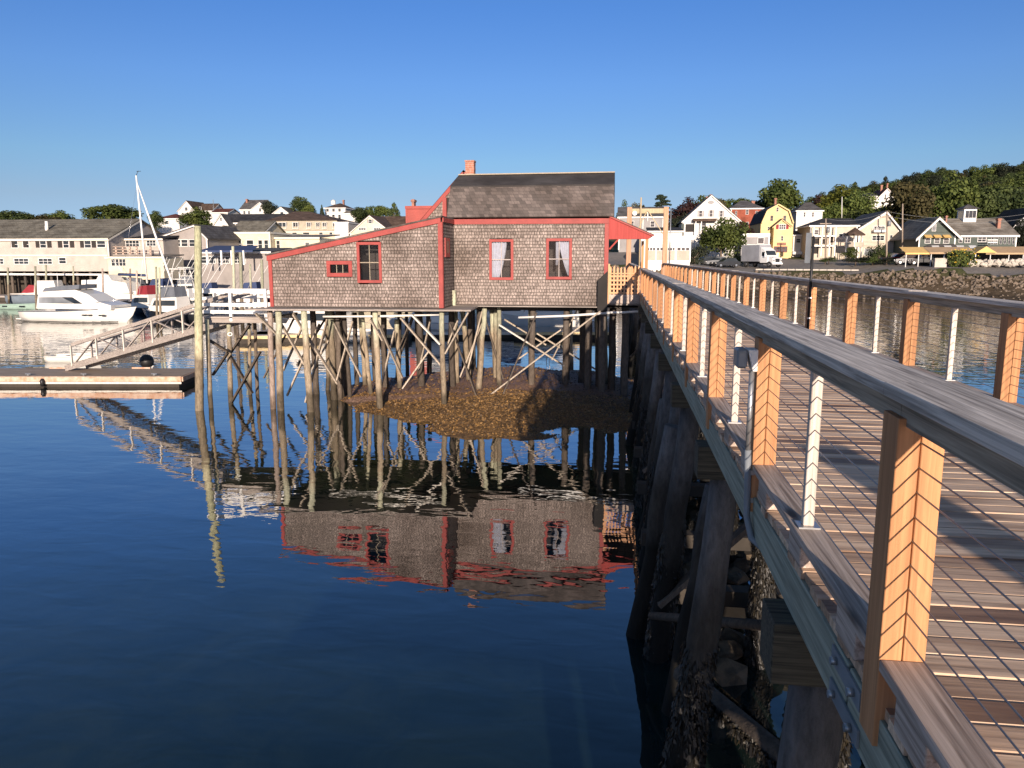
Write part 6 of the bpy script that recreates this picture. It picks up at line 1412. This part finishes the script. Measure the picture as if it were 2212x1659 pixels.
def fly(px, py, L, hd, label, cover=None, tower=False, hull='gelcoat', name='fishing_boat'):
    c = onz(px, py, 0); B = Boat(name, label, 'boat', (c.x, c.y), R(hd), L, L*0.3, L*0.12, hull=hull); F = L*0.12
    B.prof('cabin', 'gelcoat', [(-L*.22,F*.9),(L*.28,F),(L*.18,F+1.2),(-L*.2,F+1.35)], L*.12, 0.15); B.prof('window', 'pane', [(-L*.18,F+.55),(L*.19,F+.5),(L*.155,F+1.0),(-L*.18,F+1.05)], L*.119, 0.05)
    if cover: B.prof('canvas_cover', cover, [(-L*.18,F+1.36),(L*.10,F+1.3),(L*.04,F+2.2),(-L*.16,F+2.3)], L*.1, 0.1)
    if tower:
        for sx in (-L*.14, L*.05):
            for sy in (-.7, .7): B.tube('tower_leg', 'white', [(sx,sy,F+1.2),(sx*0.8,sy*0.7,F+3.4)], 0.04)
        t = MB(); t.box(-L*.15,L*.06,-.8,.8,F+3.4,F+3.5); B.add(t, 'tower_top', 'gelcoat'); t = MB(); t.box(-L*.15,L*.02,-.75,.75,F+2.3,F+2.38); B.add(t, 'bridge_deck', 'gelcoat')
    for k in range(2): B.tube('outrigger', 'white', [(0,-.8+1.6*k,F+1.2),(-L*.35,-1.6+3.2*k,F+5.0)], 0.025)
    B.tube('bow_rail', 'chrome', [(L*.47,0,F*1.2+.5),(L*.3,L*.11,F*1.15+.5),(L*.12,L*.135,F+.5)], 0.02)
    return B
fly(392,672,10,170,'white fishing boat with a tower of thin legs left of the mooring pole',None,True)
fly(372,692,7.5,165,'black hulled boat moored in front of the white fishing boat','greycover',False,'blackhull')
fly(345,655,8,175,'white boat with a dark canvas top behind the pair of green piles','bluecover')
fly(300,650,7.5,-8,'white boat with a dark cover right of the shrink wrapped boat','greycover')
fly(470,655,9,175,'white boat with grey canvas behind the white landing railing','greycover')
fly(560,650,8.5,178,'white runabout half hidden by the left wall of the shingled house',None)
fly(425,690,7,185,'small white boat moored just behind the top of the gangway',None)
fly(263,640,7,20,'small boat with dark red canvas behind the bow of the cruiser','redcover',False,'blackhull')
c = onz(165,781,0); B = Boat('dinghy', 'small white dinghy tied behind the float under the gangway', 'dinghy', (c.x, c.y), R(6), 3.0, 1.3, 0.42)
for a in (-0.5, 0.4): t = MB(); t.box(a-0.12,a+0.12,-0.55,0.55,0.30,0.34); B.add(t, 'seat', 'varnish')
fly(448,668,6.5,178,'small white boat with navy canvas beside the left end of the white railing','bluecover')
fly(405,652,9.5,172,'tall white boat with an upper tower beyond the gangway top','greycover',True)
fly(318,678,6,160,'dark hulled boat right behind the bow of the cabin cruiser','redcover',False,'blackhull')
fly(540,668,7,185,'white boat with a navy top right behind the white railing','bluecover')
fly(140,640,8,-6,'white boat with open cockpit behind the cabin cruiser stern','greycover')
# boats seen through the piles
fly(690,735,8,172,'white boat seen under the house left of the middle piles',None); fly(950,722,8.5,178,'white boat behind the float at the middle of the pier piles','greycover')
fly(1195,712,9,175,'white boat with stacked cabin seen under the right part of the house',None,True); fly(1090,708,8,182,'white boat between two tall piles under the right windows','bluecover')
c = onz(1010,733,0)
def dock(px0, px1, py, w, label, m='yellowdock', edge='yellowdock', hgt=0.55, name='dock_float'):
    a, b = onz(px0, py, 0), onz(px1, py, 0); n = Vector((-(b-a).y, (b-a).x, 0)).normalized()*w; o = thing(name, label, 'dock float', tuple((a+b)/2))
    t = MB(); slab(t, [a, b, b+n, a+n], hgt-0.06, hgt); t.build('float_deck', M['weathered'], o)
    e = Vector((0,-0.03,0)); t = MB(); t.bar(tuple((a+e))[:2]+(hgt-0.13,), tuple((b+e))[:2]+(hgt-0.13,), 0.08, 0.2); t.build('edge_board', M[edge], o)
    t = MB(); slab(t, [a+n*0.02, b+n*0.02, b+n*0.98, a+n*0.98], -0.3, hgt-0.07); t.build('float_body', M['darkwood'], o)
dock(540,880,739,4,'yellow edged dock float seen through the left piles under the house'); dock(880,1110,731,5,'grey dock float seen through the middle piles under the house','weathered','bracewhite',0.5)
dock(1110,1330,733,4,'yellow edged dock float seen through the right piles under the house'); dock(515,590,742,3,'short new timber float just right of the landing piles')
dock(-60,230,650,4,'brown dock float in front of the tan wharf building','weathered','weathered',0.7); dock(230,460,662,4,'grey dock float among the moored boats by the mast','weathered','weathered',0.7)
# harbour piles standing free
for (px, y0, y1, Y, w, lb) in ((77,575,662,72,5.5,'tall leaning brown pile left of the cruiser'), (18,578,650,88,5,'brown pile at the left edge near the work boat'), (100,572,646,95,5,'brown pile in front of the wharf building between the windows'), (159,575,648,92,4,'slim pile before the wharf building above the cruiser stern'),
        (222,580,655,80,4.5,'pale pile in front of the shrink wrapped boat'), (282,580,650,84,4.5,'pale pile left of the sailboat'), (283+13,584,660,82,4.5,'pale pile right beside the sailboat mast'), (338,576,690,60,5,'greenish pile, left one of the close pair'), (345,578,690,61,5,'greenish pile, right one of the close pair'),
        (504,532,640,62,7,'green topped pile behind the middle of the white railing'), (637/1.08,586,640,70,5,'short pale pile left of the shingled house'), (520,545,640,63,8,'thick dark pile right of the green topped pile'), (566,560,640,66,7,'grey pile next to the red corner of the house'), (541,571,630,75,5,'thin orange brown pile between the grey piles')):
    b = at(px, y1, Y); q_ = at(px-1.0, y0, Y); t = MB(); pts, rr = wob((q_.x,Y,q_.z), (b.x,Y,-0.4), w/1662*Y/2*0.9, w/1662*Y/2*1.1, 6, 0.02); t.tube(pts, rr, 9)
    o = t.build('harbour_pile', M['pile' if 'green' in lb else 'pilepale' if 'pale' in lb else 'piledark' if 'dark' in lb else 'pile']); rebase(o, (b.x,Y,0)); tag(o, lb, 'pile')

# ------------------------------------------------------------------ the land
SH = [(-700,120),(-60,120),(-40,122),(-15,124),(12,119),(32,118),(43,114),(53,109),(90,98),(160,92),(700,92)]
def shore(x):
    for (a, b), (c, d) in zip(SH, SH[1:]):
        if a <= x <= c: return b+(d-b)*(x-a)/(c-a)
    return 100
def sst(a, b, x): t = max(0, min(1, (x-a)/(b-a))); return t*t*(3-2*t)
def interp(tab, t):
    for (a, b), (c, d) in zip(tab, tab[1:]):
        if t <= c: return b+(d-b)*max(0, (t-a)/(c-a))
    return tab[-1][1]
TR = [(-40,-3.5),(0,0),(5.5,0.8),(9,3.1),(10,3.6),(20,4.15),(40,5.0),(60,6.5),(120,11),(200,14),(700,14)]
TL = [(-40,-3.5),(0,0),(12,2.5),(40,6),(70,9.5),(110,14),(170,19.0),(300,21),(700,20)]
def ground0(x, y):
    t = y-shore(x); k = sst(-30, 10, x); z = interp(TL, t)*(1-k)+interp(TR, t)*k
    z += 19*sst(15, 130, x)*sst(185, 330, y)
    return z
def ground(x, y):
    z = ground0(x, y); sw = 0; sz = 0
    for (px, py, pz, rad) in PADS:
        d2 = (x-px)**2+(y-py)**2; R_ = rad*1.6+6
        if d2 < R_*R_:
            w = (1-d2/(R_*R_))**2; w = w/(0.02+d2/(R_*R_)); sw += w; sz += w*(pz-0.15-ground0(px, py))
    if sw > 0: z += (sz/sw)*min(1, sw)
    return z
def landmat():
    m, ns, ls, b = newmat('land')
    g = ns.new('ShaderNodeNewGeometry'); sp = ns.new('ShaderNodeSeparateXYZ'); ls.new(g.outputs['Position'], sp.inputs[0])
    n = nd(ns, 'ShaderNodeTexNoise', Scale=0.9, Detail=8.0, Roughness=0.7); ls.new(g.outputs['Position'], n.inputs['Vector'])
    mud = ramp(ns, ls, n.outputs['Fac'], [(0.35, (0.035,0.026,0.017)), (0.65, (0.095,0.07,0.045))])
    grass = ramp(ns, ls, n.outputs['Fac'], [(0.35, (0.035,0.045,0.018)), (0.65, (0.085,0.095,0.035))])
    mr = nd(ns, 'ShaderNodeMapRange'); ls.new(sp.outputs[2], mr.inputs[0]); mr.inputs[1].default_value = 2.6; mr.inputs[2].default_value = 4.2
    ls.new(mixc(ns, ls, mr.outputs[0], mud, grass), b.inputs['Base Color']); b.inputs['Roughness'].default_value = 0.9; b.inputs['Specular IOR Level'].default_value = 0.15
    bump(ns, ls, b, n.outputs['Fac'], 0.8, 0.25); return m
def roadmat():
    m, ns, ls, b = newmat('asphalt'); n = nd(ns, 'ShaderNodeTexNoise', Scale=1.2, Detail=8.0, Roughness=0.7); ls.new(pos(ns, ls), n.inputs['Vector'])
    ls.new(ramp(ns, ls, n.outputs['Fac'], [(0.3, (0.13,0.115,0.105)), (0.7, (0.21,0.19,0.17))]), b.inputs['Base Color']); b.inputs['Roughness'].default_value = 0.85; return m
def land():
    xs = []; x = -700
    while x < 700: xs.append(x); x += 3.0 if -110 < x < 150 else 20
    ys = []; y = 70
    while y < 800: ys.append(y); y += 2.0 if y < 165 else 8 if y < 400 else 60
    Z = [[ground(x, y)+0.25*nz(x, y, 0.12, 5) for x in xs] for y in ys]
    g = MB(); rd = MB(); nx = len(xs)
    g.v = [(x, y, Z[j][i]) for j, y in enumerate(ys) for i, x in enumerate(xs)]
    for j in range(len(ys)-1):
        for i in range(nx-1):
            k = j*nx+i; g.f.append((k, k+1, k+nx+1, k+nx)); g.sm.append(True)
            cx, cy = xs[i]+1.5, ys[j]+1; t = cy-shore(cx)
            if -5 < cx < 110 and 9.9 < t and (cy < 150 or (cy < 190 and 54 < cx < 61)) : rd.face([(g.v[v][0], g.v[v][1], g.v[v][2]+0.03) for v in (k, k+1, k+nx+1, k+nx)], True)
    struct(g.build('ground', landmat(), fix=False)); struct(rd.build('road', roadmat(), fix=True))
land()
# rip-rap bank along the quay
rp = MB(); r = random.Random(21); M['riprap'] = paint('rip rap stone', (0.20,0.155,0.115), 0.9, 0.25, 1.2, 0.6, dirt=(0.06,0.05,0.04))
for k in range(4000):
    x = -4+r.random()*110; y = shore(x)+r.uniform(4.6, 9.4); s = r.uniform(0.10, 0.36); rockmesh(rp, (x, y, ground(x, y)+0.1*s), (s*1.25, s, s*0.7), k+900)
o = rp.build('riprap', M['riprap'], fix=False); stuff(tag(o, 'bank of broken brown boulders below the quay road', 'boulders'))
rp = MB()
for k in range(500):
    x = 15+r.random()*90; y = shore(x)+r.uniform(-2.0, 6); s = r.uniform(0.06, 0.3); rockmesh(rp, (x, y, ground(x, y)), (s*1.25, s, s*0.6), k+3900)
o = rp.build('shingle_beach', M['riprap'], fix=False); stuff(tag(o, 'scattered small stones on the dark tidal mud below the boulders', 'stones'))
